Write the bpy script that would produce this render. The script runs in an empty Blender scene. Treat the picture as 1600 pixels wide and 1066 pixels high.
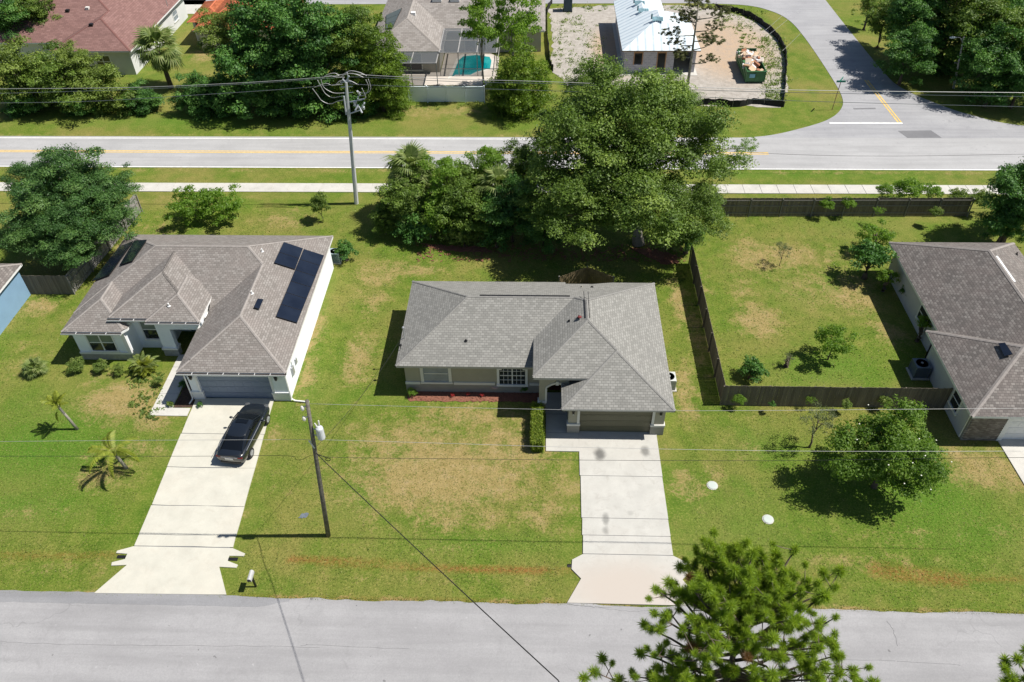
import bpy, math, random
import numpy as np
from mathutils import Vector, Matrix
S = bpy.context.scene
COL = S.collection
R_ = math.radians
# ---------------------------------------------------------------- camera
CAMH, PITCH, YAW, ROLL, FPX = 38.5, R_(42.147), R_(2.489), R_(-1.057), 1250.0
fw = np.array([-math.sin(YAW)*math.cos(PITCH), math.cos(YAW)*math.cos(PITCH), -math.sin(PITCH)])
rt = np.array([math.cos(YAW), math.sin(YAW), 0.0]); up = np.cross(rt, fw)
c_, s_ = math.cos(ROLL), math.sin(ROLL)
RT = c_*rt+s_*up; UP = -s_*rt+c_*up
cam = bpy.data.cameras.new('camera'); camo = bpy.data.objects.new('camera', cam); COL.objects.link(camo)
cam.sensor_width = 36; cam.sensor_fit = 'HORIZONTAL'; cam.lens = FPX*36/1600; cam.clip_end = 3000; cam.clip_start = .5
m = Matrix(((RT[0], UP[0], -fw[0], 0), (RT[1], UP[1], -fw[1], 0), (RT[2], UP[2], -fw[2], CAMH), (0, 0, 0, 1)))
camo.matrix_world = m
S.camera = camo
# ---------------------------------------------------------------- light
SUN_EL, SUN_AZ = R_(57.5), R_(1.5)          # sun stands over +X, a touch towards +Y
W = bpy.data.worlds.new('World'); S.world = W; W.use_nodes = True
wn = W.node_tree; wn.nodes.clear()
sky = wn.nodes.new('ShaderNodeTexSky'); sky.sky_type = 'NISHITA'; sky.sun_disc = False
sky.sun_elevation = SUN_EL; sky.sun_rotation = math.pi/2-SUN_AZ; sky.dust_density = .6; sky.ozone_density = 1.5
bg = wn.nodes.new('ShaderNodeBackground'); bg.inputs[1].default_value = .060
wo = wn.nodes.new('ShaderNodeOutputWorld')
wn.links.new(sky.outputs[0], bg.inputs[0]); wn.links.new(bg.outputs[0], wo.inputs[0])
sl = bpy.data.lights.new('sun', 'SUN'); sl.energy = 5.0; sl.angle = R_(.55); sl.color = (1, .955, .88)
so = bpy.data.objects.new('sun', sl); COL.objects.link(so)
sd = Vector((math.cos(SUN_EL)*math.cos(SUN_AZ), math.cos(SUN_EL)*math.sin(SUN_AZ), math.sin(SUN_EL)))
so.rotation_euler = sd.to_track_quat('Z', 'Y').to_euler(); so.location = (60, 40, 90)
S.view_settings.view_transform = 'Standard'; S.view_settings.look = 'None'; S.view_settings.gamma = 1
S.view_settings.use_curve_mapping = False
S.view_settings.exposure = .45

def at(px, py, z=0.0):
    """world x, y where the photograph's pixel meets the level z"""
    k = RT*((px-800)/FPX)+UP*(-(py-533)/FPX)+fw
    t = (z-CAMH)/k[2]; return (float(k[0]*t), float(k[1]*t))
def aty(px, py, Y):
    """world x, z where the pixel meets the upright plane y = Y"""
    k = RT*((px-800)/FPX)+UP*(-(py-533)/FPX)+fw
    t = Y/k[1]; return (float(k[0]*t), float(CAMH+k[2]*t))
def ppm(px, py, z=0.0):
    x, y = at(px, py, z); return FPX/float(np.dot(np.array([x, y, z-CAMH]), fw))
# ---------------------------------------------------------------- object helpers
def tag(o, label=None, cat=None, group=None, kind=None):
    if label: o['label'] = label
    if cat: o['category'] = cat
    if group: o['group'] = group
    if kind: o['kind'] = kind
    return o
def thing(name, label, cat, loc=(0, 0, 0), rz=0, group=None):
    o = bpy.data.objects.new(name, None); COL.objects.link(o); o.empty_display_size = .3
    o.location = loc; o.rotation_euler = (0, 0, rz); return tag(o, label, cat, group)
def origin(p):
    v = Vector((0, 0, 0))
    while p is not None: v += p.location; p = p.parent
    return v
def link(name, me, parent=None, loc=(0, 0, 0), rot=(0, 0, 0), sc=1.0):
    o = bpy.data.objects.new(name, me); COL.objects.link(o); o.parent = parent
    o.location = loc; o.rotation_euler = rot
    o.scale = (sc, sc, sc) if isinstance(sc, (int, float)) else sc
    return o
class MB:
    def __init__(s): s.v = []; s.f = []; s.uv = None
    def add(s, vs, fs):
        b = len(s.v); s.v += [tuple(map(float, q)) for q in vs]; s.f += [tuple(b+i for i in f) for f in fs]; return s
    def box(s, x0, y0, z0, x1, y1, z1):
        x0, x1 = min(x0, x1), max(x0, x1); y0, y1 = min(y0, y1), max(y0, y1); z0, z1 = min(z0, z1), max(z0, z1)
        return s.add([(x0, y0, z0), (x1, y0, z0), (x1, y1, z0), (x0, y1, z0), (x0, y0, z1), (x1, y0, z1), (x1, y1, z1), (x0, y1, z1)],
                     [(0, 3, 2, 1), (4, 5, 6, 7), (0, 1, 5, 4), (1, 2, 6, 5), (2, 3, 7, 6), (3, 0, 4, 7)])
    def prism(s, poly, z0, z1):
        n = len(poly)
        a = sum(poly[i][0]*poly[(i+1) % n][1]-poly[(i+1) % n][0]*poly[i][1] for i in range(n))
        if a < 0: poly = poly[::-1]
        return s.add([(x, y, z0) for x, y in poly]+[(x, y, z1) for x, y in poly],
                     [tuple(range(n-1, -1, -1)), tuple(range(n, 2*n))]+[(i, (i+1) % n, n+(i+1) % n, n+i) for i in range(n)])
    def tube(s, pts, r, n=6, cap=True):
        pts = [Vector(p) for p in pts]; rs = r if isinstance(r, (list, tuple)) else [r]*len(pts)
        b = len(s.v); vs = []
        for i, p in enumerate(pts):
            d = (pts[min(i+1, len(pts)-1)]-pts[max(i-1, 0)]).normalized()
            a = d.cross(Vector((0, 0, 1)));
            if a.length < .05: a = d.cross(Vector((1, 0, 0)))
            a.normalize(); c = d.cross(a)
            for k in range(n):
                t = 2*math.pi*k/n; vs.append(p+(a*math.cos(t)+c*math.sin(t))*rs[i])
        fs = [(i*n+k, i*n+(k+1) % n, (i+1)*n+(k+1) % n, (i+1)*n+k) for i in range(len(pts)-1) for k in range(n)]
        if cap: fs += [tuple(range(n-1, -1, -1)), tuple((len(pts)-1)*n+k for k in range(n))]
        return s.add(vs, fs)
    def bar(s, a, b, w, h):
        a, b = Vector(a), Vector(b); d = (b-a).normalized(); sx = d.cross(Vector((0, 0, 1)))
        if sx.length < .05: sx = Vector((1, 0, 0))
        sx.normalize(); u = sx.cross(d); vs = []
        for p in (a, b):
            for i, j in ((-1, -1), (1, -1), (1, 1), (-1, 1)): vs.append(p+sx*w/2*i+u*h/2*j)
        return s.add(vs, [(0, 1, 2, 3), (7, 6, 5, 4), (0, 4, 5, 1), (1, 5, 6, 2), (2, 6, 7, 3), (3, 7, 4, 0)])
    def lathe(s, prof, cx, cy, n=16):
        m_ = len(prof); vs = [(cx+r*math.cos(2*math.pi*k/n), cy+r*math.sin(2*math.pi*k/n), z) for r, z in prof for k in range(n)]
        fs = [(i*n+k, i*n+(k+1) % n, (i+1)*n+(k+1) % n, (i+1)*n+k) for i in range(m_-1) for k in range(n)]
        fs += [tuple(range(n-1, -1, -1)), tuple((m_-1)*n+k for k in range(n))]
        return s.add(vs, fs)
    def blob(s, c, r, n=8, m_=5, jit=0, rg=random):
        if isinstance(r, (int, float)): r = (r, r, r)
        vs = []
        for i in range(m_+1):
            ph = math.pi*i/m_-math.pi/2
            for k in range(n):
                t = 2*math.pi*k/n; q = 1+rg.uniform(-jit, jit)
                vs.append((c[0]+r[0]*q*math.cos(ph)*math.cos(t), c[1]+r[1]*q*math.cos(ph)*math.sin(t), c[2]+r[2]*q*math.sin(ph)))
        return s.add(vs, [(i*n+k, i*n+(k+1) % n, (i+1)*n+(k+1) % n, (i+1)*n+k) for i in range(m_) for k in range(n)])
    def wb(s, face, p, u0, u1, z0, z1, d0, d1):
        """box against a wall plane p facing F/B/L/R, from depth d0 to d1 outwards"""
        if face == 'F': return s.box(u0, p-d0, z0, u1, p-d1, z1)
        if face == 'B': return s.box(u0, p+d0, z0, u1, p+d1, z1)
        if face == 'R': return s.box(p+d0, u0, z0, p+d1, u1, z1)
        return s.box(p-d0, u0, z0, p-d1, u1, z1)
    def mesh(s, name, mat, smooth=False, off=(0, 0, 0)):
        me = bpy.data.meshes.new(name); ox, oy, oz = off
        me.from_pydata([(x-ox, y-oy, z-oz) for x, y, z in s.v], [], s.f)
        if mat: me.materials.append(mat)
        if smooth: me.polygons.foreach_set('use_smooth', [True]*len(me.polygons))
        me.update(); return me
    def build(s, name, mat, parent=None, smooth=False, local=False):
        """links ONE mesh object; coordinates are world ones unless local"""
        off = (0, 0, 0) if local else origin(parent)
        return link(name, s.mesh(name, mat, smooth, off), parent)
def struct(o): o['kind'] = 'structure'; return o
def stuff(o): o['kind'] = 'stuff'; return o
# ---------------------------------------------------------------- materials
def ramp(nt, fac, stops):
    r = nt.nodes.new('ShaderNodeValToRGB'); e = r.color_ramp.elements
    while len(e) < len(stops): e.new(.5)
    for q, (p, c) in zip(e, stops): q.position = p; q.color = (*c, 1) if len(c) == 3 else c
    nt.links.new(fac, r.inputs[0]); return r.outputs[0]
def noise(nt, vec, scale, detail=4, rough=.55, dist=0):
    n = nt.nodes.new('ShaderNodeTexNoise'); n.inputs['Scale'].default_value = scale; n.inputs['Detail'].default_value = detail
    n.inputs['Roughness'].default_value = rough; n.inputs['Distortion'].default_value = dist
    nt.links.new(vec, n.inputs['Vector']); return n.outputs['Fac']
def mixc(nt, fac, a, b, mode='MIX'):
    n = nt.nodes.new('ShaderNodeMix'); n.data_type = 'RGBA'; n.blend_type = mode
    for v, k in ((fac, 0), (a, 6), (b, 7)):
        if isinstance(v, (int, float)): n.inputs[k].default_value = v
        elif isinstance(v, tuple): n.inputs[k].default_value = (*v, 1)
        else: nt.links.new(v, n.inputs[k])
    return n.outputs[2]
def mth(nt, op, a, b=0.0, c=None):
    n = nt.nodes.new('ShaderNodeMath'); n.operation = op
    for i, v in enumerate((a, b, c)):
        if v is None: continue
        if isinstance(v, (int, float)): n.inputs[i].default_value = v
        else: nt.links.new(v, n.inputs[i])
    return n.outputs[0]
def mrange(nt, v, a, b, c=0.0, d=1.0, smooth=False):
    n = nt.nodes.new('ShaderNodeMapRange'); n.clamp = True
    if smooth: n.interpolation_type = 'SMOOTHSTEP'
    nt.links.new(v, n.inputs[0])
    for i, q in enumerate((a, b, c, d)): n.inputs[i+1].default_value = q
    return n.outputs[0]
def bumpn(nt, h, st, dist=.02):
    n = nt.nodes.new('ShaderNodeBump'); n.inputs['Strength'].default_value = st; n.inputs['Distance'].default_value = dist
    nt.links.new(h, n.inputs['Height']); return n.outputs[0]
def newmat(name, rough=.7, spec=.3):
    M = bpy.data.materials.new(name); M.use_nodes = True; nt = M.node_tree; b = nt.nodes['Principled BSDF']
    b.inputs['Roughness'].default_value = rough; b.inputs['Specular IOR Level'].default_value = spec
    g = nt.nodes.new('ShaderNodeNewGeometry'); return M, nt, b, g.outputs['Position']
def mat(name, col, rough=.65, var=.12, scale=3.0, bump=0.0, metal=0.0, spec=.35, fine=0.0):
    M, nt, b, P = newmat(name, rough, spec); b.inputs['Metallic'].default_value = metal
    n = noise(nt, P, scale, 5)
    lo = tuple(c*(1-var) for c in col); hi = tuple(min(1, c*(1+var)) for c in col)
    c = ramp(nt, n, [(.3, lo), (.7, hi)])
    if fine: c = mixc(nt, fine, c, ramp(nt, noise(nt, P, 38, 3), [(.35, tuple(q*.45 for q in col)), (.65, tuple(min(1, q*1.5) for q in col))]))
    nt.links.new(c, b.inputs['Base Color'])
    if bump: nt.links.new(bumpn(nt, noise(nt, P, scale*9, 4), bump), b.inputs['Normal'])
    return M
def boardmat(name, col, var=.45):
    M, nt, b, P = newmat(name, .95, .12); a = nt.nodes.new('ShaderNodeAttribute'); a.attribute_name = 'tint'
    mp = nt.nodes.new('ShaderNodeMapping'); mp.inputs['Scale'].default_value = (9, 9, .7); nt.links.new(P, mp.inputs[0])
    c = ramp(nt, a.outputs['Fac'], [(0, tuple(q*(1-var) for q in col)), (.5, col), (1, tuple(q*(1+var) for q in col))])
    c = mixc(nt, mrange(nt, noise(nt, mp.outputs[0], 1.5, 4, .6), .35, .7, 0, .5), c, tuple(q*.45 for q in col))
    nt.links.new(c, b.inputs['Base Color']); return M
def spotmask(nt, P, x, y, r0, r1, sx=1.0, sy=1.0, wob=.25):
    sep = nt.nodes.new('ShaderNodeSeparateXYZ'); nt.links.new(P, sep.inputs[0])
    dx = mth(nt, 'MULTIPLY', mth(nt, 'SUBTRACT', sep.outputs[0], x), sx); dy = mth(nt, 'MULTIPLY', mth(nt, 'SUBTRACT', sep.outputs[1], y), sy)
    d = mth(nt, 'SQRT', mth(nt, 'ADD', mth(nt, 'MULTIPLY', dx, dx), mth(nt, 'MULTIPLY', dy, dy)))
    d = mth(nt, 'ADD', d, mth(nt, 'MULTIPLY', mth(nt, 'SUBTRACT', noise(nt, P, 2.5, 4), .5), wob*2))
    return mrange(nt, d, r0, r1, 1, 0, True)
def concrete(name, col, spots=(), stain=(.55, .5, .42), amt=.35, warm=None):
    M, nt, b, P = newmat(name, .85, .2)
    c = ramp(nt, noise(nt, P, .9, 6, .6), [(.3, tuple(q*.9 for q in col)), (.7, tuple(min(1, q*1.06) for q in col))])
    c = mixc(nt, mrange(nt, noise(nt, P, .35, 5, .65, .4), .5, .72, 0, amt), c, stain)
    c = mixc(nt, mrange(nt, noise(nt, P, 1.6, 6, .75, .8), .52, .7, 0, amt*.9), c, tuple(q*.72 for q in stain))
    c = mixc(nt, mrange(nt, noise(nt, P, 22, 3), .35, .65, 0, .16), c, tuple(q*.7 for q in col))
    if warm: c = mixc(nt, spotmask(nt, P, *warm[:4], wob=.3, sx=.5), c, warm[4])
    for (x, y, r, k, sx, sy) in spots: c = mixc(nt, mth(nt, 'MULTIPLY', spotmask(nt, P, x, y, r*.35, r*1.25, sx, sy, .12), k), c, (.06, .06, .058))
    nt.links.new(c, b.inputs['Base Color']); nt.links.new(bumpn(nt, noise(nt, P, 45, 3), .25, .01), b.inputs['Normal']); return M
def asphalt(name, a, bcol, crack=True, streak=True):
    M, nt, b, P = newmat(name, .9, .2)
    mp = nt.nodes.new('ShaderNodeMapping'); mp.inputs['Scale'].default_value = (.12, 1.6, 1); nt.links.new(P, mp.inputs[0])
    c = ramp(nt, noise(nt, P, .25, 6, .6), [(.3, a), (.7, bcol)])
    if streak: c = mixc(nt, mrange(nt, noise(nt, mp.outputs[0], .9, 4), .42, .68, 0, .5), c, tuple(q*.76 for q in a))
    c = mixc(nt, mrange(nt, noise(nt, P, 14, 6, .85), .35, .68, 0, .5), c, tuple(q*.62 for q in a))
    c = mixc(nt, mrange(nt, noise(nt, P, 1.1, 5, .7, .6), .55, .72, 0, .4), c, tuple(q*.72 for q in a))
    c = mixc(nt, mrange(nt, noise(nt, P, 2.4, 2, .5), .74, .77, 0, .7), c, tuple(q*.4 for q in a))
    c = mixc(nt, mrange(nt, noise(nt, P, 3.2, 3, .5), .7, .8, 0, .5), c, tuple(min(1, q*1.2) for q in bcol))
    if crack:
        v = nt.nodes.new('ShaderNodeTexVoronoi'); v.feature = 'DISTANCE_TO_EDGE'; v.inputs['Scale'].default_value = .21
        wv = nt.nodes.new('ShaderNodeVectorMath'); wv.operation = 'ADD'; nn = nt.nodes.new('ShaderNodeTexNoise'); nn.inputs['Scale'].default_value = .8
        nt.links.new(P, nn.inputs['Vector']); nt.links.new(P, wv.inputs[0]); sc = nt.nodes.new('ShaderNodeVectorMath'); sc.operation = 'SCALE'; sc.inputs['Scale'].default_value = 1.6
        nt.links.new(nn.outputs['Color'], sc.inputs[0]); nt.links.new(sc.outputs[0], wv.inputs[1]); nt.links.new(wv.outputs[0], v.inputs['Vector'])
        e = mrange(nt, v.outputs['Distance'], .002, .007, 1, 0)
        e = mth(nt, 'MULTIPLY', e, mrange(nt, noise(nt, P, .16, 2), .52, .66, 0, .22))
        c = mixc(nt, e, c, (.09, .09, .09))
    nt.links.new(c, b.inputs['Base Color']); nt.links.new(bumpn(nt, noise(nt, P, 40, 3), .3, .012), b.inputs['Normal']); return M
def shingle(name, dark, mid, light, tint, row=.2, tab=.36, hue=.5):
    M, nt, b, P = newmat(name, .92, .15)
    uv = nt.nodes.new('ShaderNodeUVMap'); uv.uv_map = 'UVMap'
    br = nt.nodes.new('ShaderNodeTexBrick'); br.offset = .5; br.squash = 1
    br.inputs['Scale'].default_value = 1; br.inputs['Brick Width'].default_value = tab; br.inputs['Row Height'].default_value = row
    br.inputs['Mortar Size'].default_value = .017; br.inputs['Mortar Smooth'].default_value = .4; br.inputs['Bias'].default_value = -.1
    br.inputs['Color1'].default_value = (0, 0, 0, 1); br.inputs['Color2'].default_value = (1, 1, 1, 1); br.inputs['Mortar'].default_value = (.5, .5, .5, 1)
    nt.links.new(uv.outputs[0], br.inputs['Vector'])
    c = ramp(nt, br.outputs['Color'], [(0, dark), (.45, mid), (1, light)])
    c = mixc(nt, mrange(nt, noise(nt, P, .7, 5, .6), .42, .66, 0, hue), c, tint)
    c = mixc(nt, mrange(nt, noise(nt, P, 20, 4, .8), .35, .7, 0, .35), c, dark)
    sm_ = nt.nodes.new('ShaderNodeMapping'); sm_.inputs['Scale'].default_value = (1.6, .22, 1); nt.links.new(uv.outputs[0], sm_.inputs[0])
    c = mixc(nt, mrange(nt, noise(nt, sm_.outputs[0], 1.2, 5, .65), .5, .75, 0, .35), c, dark)
    c = mixc(nt, mth(nt, 'MULTIPLY', br.outputs['Fac'], .6), c, tuple(q*.5 for q in dark))
    nt.links.new(c, b.inputs['Base Color'])
    inv = mth(nt, 'SUBTRACT', 1, br.outputs['Fac']); nt.links.new(bumpn(nt, inv, .5, .02), b.inputs['Normal']); return M
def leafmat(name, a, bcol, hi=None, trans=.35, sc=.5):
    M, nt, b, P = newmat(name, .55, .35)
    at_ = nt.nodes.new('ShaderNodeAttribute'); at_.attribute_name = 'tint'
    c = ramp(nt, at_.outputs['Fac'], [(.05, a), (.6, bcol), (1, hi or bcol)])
    oi = nt.nodes.new('ShaderNodeObjectInfo')
    c = mixc(nt, mth(nt, 'MULTIPLY', oi.outputs['Random'], .25), c, tuple(q*1.25 for q in bcol))
    nt.links.new(c, b.inputs['Base Color'])
    tr = nt.nodes.new('ShaderNodeBsdfTranslucent'); nt.links.new(mixc(nt, .5, c, (min(.6, bcol[0]*2.2), min(.7, bcol[1]*2.3), bcol[2]*.9)), tr.inputs[0])
    mx = nt.nodes.new('ShaderNodeMixShader'); mx.inputs[0].default_value = trans
    nt.links.new(b.outputs[0], mx.inputs[1]); nt.links.new(tr.outputs[0], mx.inputs[2])
    nt.links.new(mx.outputs[0], nt.nodes['Material Output'].inputs[0]); return M
M_ = {}
M_['road_near'] = asphalt('old_grey_asphalt', (.295, .29, .295), (.37, .365, .37))
M_['road_far'] = asphalt('pale_asphalt', (.36, .358, .362), (.43, .427, .43), crack=False)
M_['road_side'] = asphalt('side_asphalt', (.31, .31, .325), (.39, .39, .40))
M_['patch'] = asphalt('dark_asphalt', (.17, .17, .18), (.23, .23, .24), crack=False, streak=False)
M_['yellow'] = mat('yellow_paint', (.62, .42, .12), .8, .2, 4); M_['white_line'] = mat('white_line_paint', (.72, .72, .7), .8, .15, 3)
M_['conc1'] = concrete('pale_concrete', (.50, .485, .42), amt=.4)
sp = [at(937, 711)+(.38, .75, 1, .7), at(1008, 706)+(.33, .6, 1, .7), at(946, 812)+(.27, .5, 1.2, .6), at(946, 830)+(.25, .4, 1.2, .8), at(985, 803)+(.2, .2, 1, 1)]
M_['conc2'] = concrete('weathered_concrete', (.46, .45, .415), spots=sp, stain=(.42, .39, .35), amt=.5, warm=(4.8, 22.9, .6, 2.6, (.43, .385, .34)))
M_['walk'] = concrete('walk_concrete', (.5, .485, .45), stain=(.36, .34, .3), amt=.4)
M_['white'] = mat('white_trim', (.74, .74, .73), .5, .04, 2); M_['offwhite'] = mat('cream_trim', (.62, .61, .57), .6, .05, 2)
M_['glass'] = mat('window_glass', (.025, .03, .035), .08, .3, 1.5, spec=.8)
M_['screen'] = mat('screened_glass', (.22, .25, .30), .25, .2, 1.2, spec=.6)
M_['blind'] = mat('green_grey_blind', (.16, .2, .17), .35, .15, 2, spec=.6)
M_['black'] = mat('black_metal', (.012, .012, .014), .45, .2, 4); M_['steel'] = mat('galvanised_steel', (.42, .43, .45), .45, .12, 6, metal=.5)
M_['gutter'] = mat('dark_gutter_inside', (.035, .032, .03), .8, .2, 4)
M_['mulch'] = mat('red_mulch', (.20, .085, .055), .95, .5, 9, bump=.6, fine=.5)
M_['bark'] = mat('bark', (.13, .10, .08), .95, .3, 5, bump=.8); M_['bark_pale'] = mat('pale_bark', (.26, .24, .2), .95, .25, 4, bump=.6)
M_['fence_old'] = boardmat('weathered_grey_fence', (.185, .16, .13), .2)
M_['fence_brown'] = mat('brown_fence_boards', (.20, .15, .085), .95, .4, 2.8, bump=.4, fine=.3)
M_['fence_light'] = boardmat('silver_fence_boards', (.30, .285, .265), .25)
M_['vinyl'] = mat('white_vinyl', (.80, .88, .94), .35, .03, 1); M_['wire'] = mat('aluminium_wire', (.42, .42, .42), .5, .1, 3, metal=.4)
M_['wire_dark'] = mat('black_cable', (.02, .02, .02), .6, .2, 3)
# ---------------------------------------------------------------- ground
def grid_axis(lo, hi, step, far):
    a = list(np.arange(lo, hi+1e-6, step)); l = []; d = step
    x = lo
    while x > -far: d *= 1.5; x -= d; l.append(x)
    r = []; d = step; x = hi
    while x < far: d *= 1.5; x += d; r.append(x)
    return np.array(l[::-1]+a+r)
gx = grid_axis(-64, 64, .4, 1400); gy = grid_axis(10, 118, .4, 1400)
GX, GY = np.meshgrid(gx, gy)
def sm(a, b, t): t = np.clip((t-a)/(b-a), 0, 1); return t*t*(3-2*t)
gz = np.zeros_like(GX)
# drainage swale along the street, flat where the driveways cross
sw = -.16*np.exp(-((GY-24.2)/.75)**2)
for a, b in ((-24.2, -16.0), (1.3, 8.9)):
    sw *= 1-(sm(a-1.0, a, GX)*(1-sm(b, b+1.0, GX)))
gz += sw
zone = np.zeros(GX.shape+(3,))     # r: dry, g: lush, b: rust
def blob_(px, py, rx, ry, ch, k, z=0):
    x, y = at(px, py); d = ((GX-x)/rx)**2+((GY-y)/ry)**2; zone[..., ch] = np.maximum(zone[..., ch], k*np.exp(-d))
for b in [(690, 740, 7, 4, 0, .95), (800, 700, 4, 3, 0, .8), (600, 700, 3, 3, 0, .55), (850, 800, 3, 2, 0, .6), (730, 650, 5, 1.2, 0, .8), (560, 560, 1.6, 3.5, 0, .75), (585, 470, 1.4, 3, 0, .6), (480, 590, .8, 3, 0, .7), (450, 760, 1.5, 1.5, 0, .4), (1060, 470, .8, 4, 0, .8), (1070, 600, 1.1, 3, 0, .75), (30, 800, 4, 1, 0, .4), (1400, 840, 4, 1.2, 0, .4), (430, 680, .8, 1.5, 0, .6), (200, 700, 2.5, 1, 0, .6), (1560, 830, 3, 1, 0, .4),
          (490, 520, 1.0, 4, 0, .8), (590, 430, 3, 3, 0, .6), (640, 420, 4, 1.5, 0, .65), (190, 625, 3.2, 2.2, 0, 1), (240, 650, 1.5, 1.5, 0, .9), (160, 740, 2.5, 1.6, 0, .75), (120, 500, 1.8, 2.2, 0, .45), (60, 480, 2, 1.4, 0, .8), (150, 590, 2.2, 1.4, 0, .5),
          (1090, 520, 1.0, 5, 0, .7), (1080, 640, 1.2, 2, 0, .6), (1075, 760, 1.4, 2, 0, .6), (1120, 740, 1, 1.6, 0, .5), (1185, 500, 2.0, 2.4, 0, .9), (1180, 400, 2.5, 3, 0, .8),
          (1230, 400, 4, 2.2, 0, .75), (1330, 460, 3, 3, 0, .75), (1300, 400, 3, 2, 0, .5), (1390, 520, 1.8, 2, 0, .7), (1530, 730, 2.6, 2, 0, .85), (1590, 750, 2, 1.5, 0, .7),
          (300, 312, 6, 1.6, 0, .5), (440, 345, 3, 2, 0, .6), (640, 175, 4, 2, 0, .6), (720, 175, 4, 1.6, 0, .6), (250, 360, 2, 3, 0, .55), (880, 760, 1.6, 2, 0, .6), (1440, 90, 3, 6, 0, .2),
          (190, 395, 1.2, 5, 0, .75), (1000, 60, 4, 4, 0, .4), (810, 50, 4, 5, 0, .6), (320, 85, 2, 3, 0, .8), (1180, 640, 2, 1, 0, .4), (780, 640, 2, .6, 0, .5), (440, 470, 1, 3, 0, .3),
          (660, 905, 9, .5, 0, .4), (1340, 880, 6, .8, 0, .45), (100, 890, 4, .7, 0, .4), (1160, 700, 1.2, 1.2, 0, .5),
          (1290, 570, 3.2, 1.4, 1, .9), (60, 700, 6, 4, 1, .95), (30, 790, 5, 2, 1, .8), (1450, 780, 5, 3, 1, .8), (1130, 800, 4, 3, 1, .5), (1300, 590, 5, 1, 1, .6), (470, 620, 1.6, 3.5, 1, .45), (1500, 830, 5, 2.2, 1, .7), (1200, 700, 3, 2, 1, .5), (1150, 830, 5, 2, 1, .5),
          (260, 850, 2.5, 1.2, 1, .6), (560, 780, 2.4, 2.0, 1, .45), (760, 850, 6, .8, 1, .6), (1260, 40, 2, 6, 1, .3), (300, 190, 14, 1.6, 1, .6), (1200, 272, 18, .8, 1, .5), (600, 205, 12, 1.2, 1, .35),
          (1250, 460, 2, 2, 1, .4), (1340, 350, 5, 2, 1, .5), (1260, 440, 4, 4, 0, .5), (1160, 450, 1.5, 3, 0, .5), (1340, 440, 3, 2, 0, .6), (700, 800, 5, 2.5, 0, .6), (640, 690, 5, 3, 0, .7), (30, 560, 3, 3, 0, .35), (250, 690, 1.5, 2, 0, .4), (1500, 700, 3, 1, 0, .4), (1100, 450, 1, 3, 0, .5), (30, 640, 2, 3, 1, .5), (505, 470, .5, 4.5, 1, .5)]: blob_(*b)
def rust(px0, py0, px1, py1, w, k):
    x0, y0 = at(px0, py0); x1, y1 = at(px1, py1); t = np.clip(((GX-x0)*(x1-x0)+(GY-y0)*(y1-y0))/((x1-x0)**2+(y1-y0)**2), 0, 1)
    d = np.hypot(GX-x0-t*(x1-x0), (GY-y0-t*(y1-y0))); zone[..., 2] = np.maximum(zone[..., 2], k*np.exp(-(d/w)**2))
rust(450, 873, 850, 891, .22, 1); rust(500, 878, 900, 893, .35, .5); rust(0, 866, 180, 868, .35, .55); rust(1370, 890, 1500, 905, .6, .8); rust(1500, 900, 1600, 903, .35, .55); rust(1180, 890, 1300, 895, .4, .3); rust(780, 640, 900, 707, .3, .0)
for xe in (-23, -17, 2.3, 7.9): zone[..., 0] = np.maximum(zone[..., 0], .5*np.exp(-((GX-xe)/.3)**2)*(GY < 36)*(GY > 22)*(.5+.5*np.sin(GY*2.3+xe)))
zone[..., 0] = np.maximum(zone[..., 0], .85*np.exp(-((GY-21.95)/.28)**2)*(.5+.5*np.sin(GX*1.7+2*np.sin(GX*.6)))); zone[..., 0] = np.maximum(zone[..., 0], .5*np.exp(-((GY-66.2)/.4)**2)+.4*np.exp(-((GY-73.1)/.4)**2)*(GX < 17))
rust(0, 925, 150, 931, .2, .3); rust(360, 934, 880, 942, .16, .5); rust(1310, 955, 1600, 960, .2, .45)
ny, nx = GX.shape
vs = np.stack([GX, GY, gz], -1).reshape(-1, 3)
idx = np.arange(ny*nx).reshape(ny, nx)
fs = np.stack([idx[:-1, :-1], idx[:-1, 1:], idx[1:, 1:], idx[1:, :-1]], -1).reshape(-1, 4)
def npmesh(name, vs, fs, mat_, k=4, smooth=False):
    me = bpy.data.meshes.new(name); me.vertices.add(len(vs)); me.vertices.foreach_set('co', np.asarray(vs, np.float32).ravel())
    me.loops.add(len(fs)*k); me.loops.foreach_set('vertex_index', np.asarray(fs, np.int32).ravel())
    me.polygons.add(len(fs)); me.polygons.foreach_set('loop_start', np.arange(0, len(fs)*k, k, dtype=np.int32))
    if mat_: me.materials.append(mat_)
    me.update(calc_edges=True)
    me.polygons.foreach_set('use_smooth', [smooth]*len(fs)); return me
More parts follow.
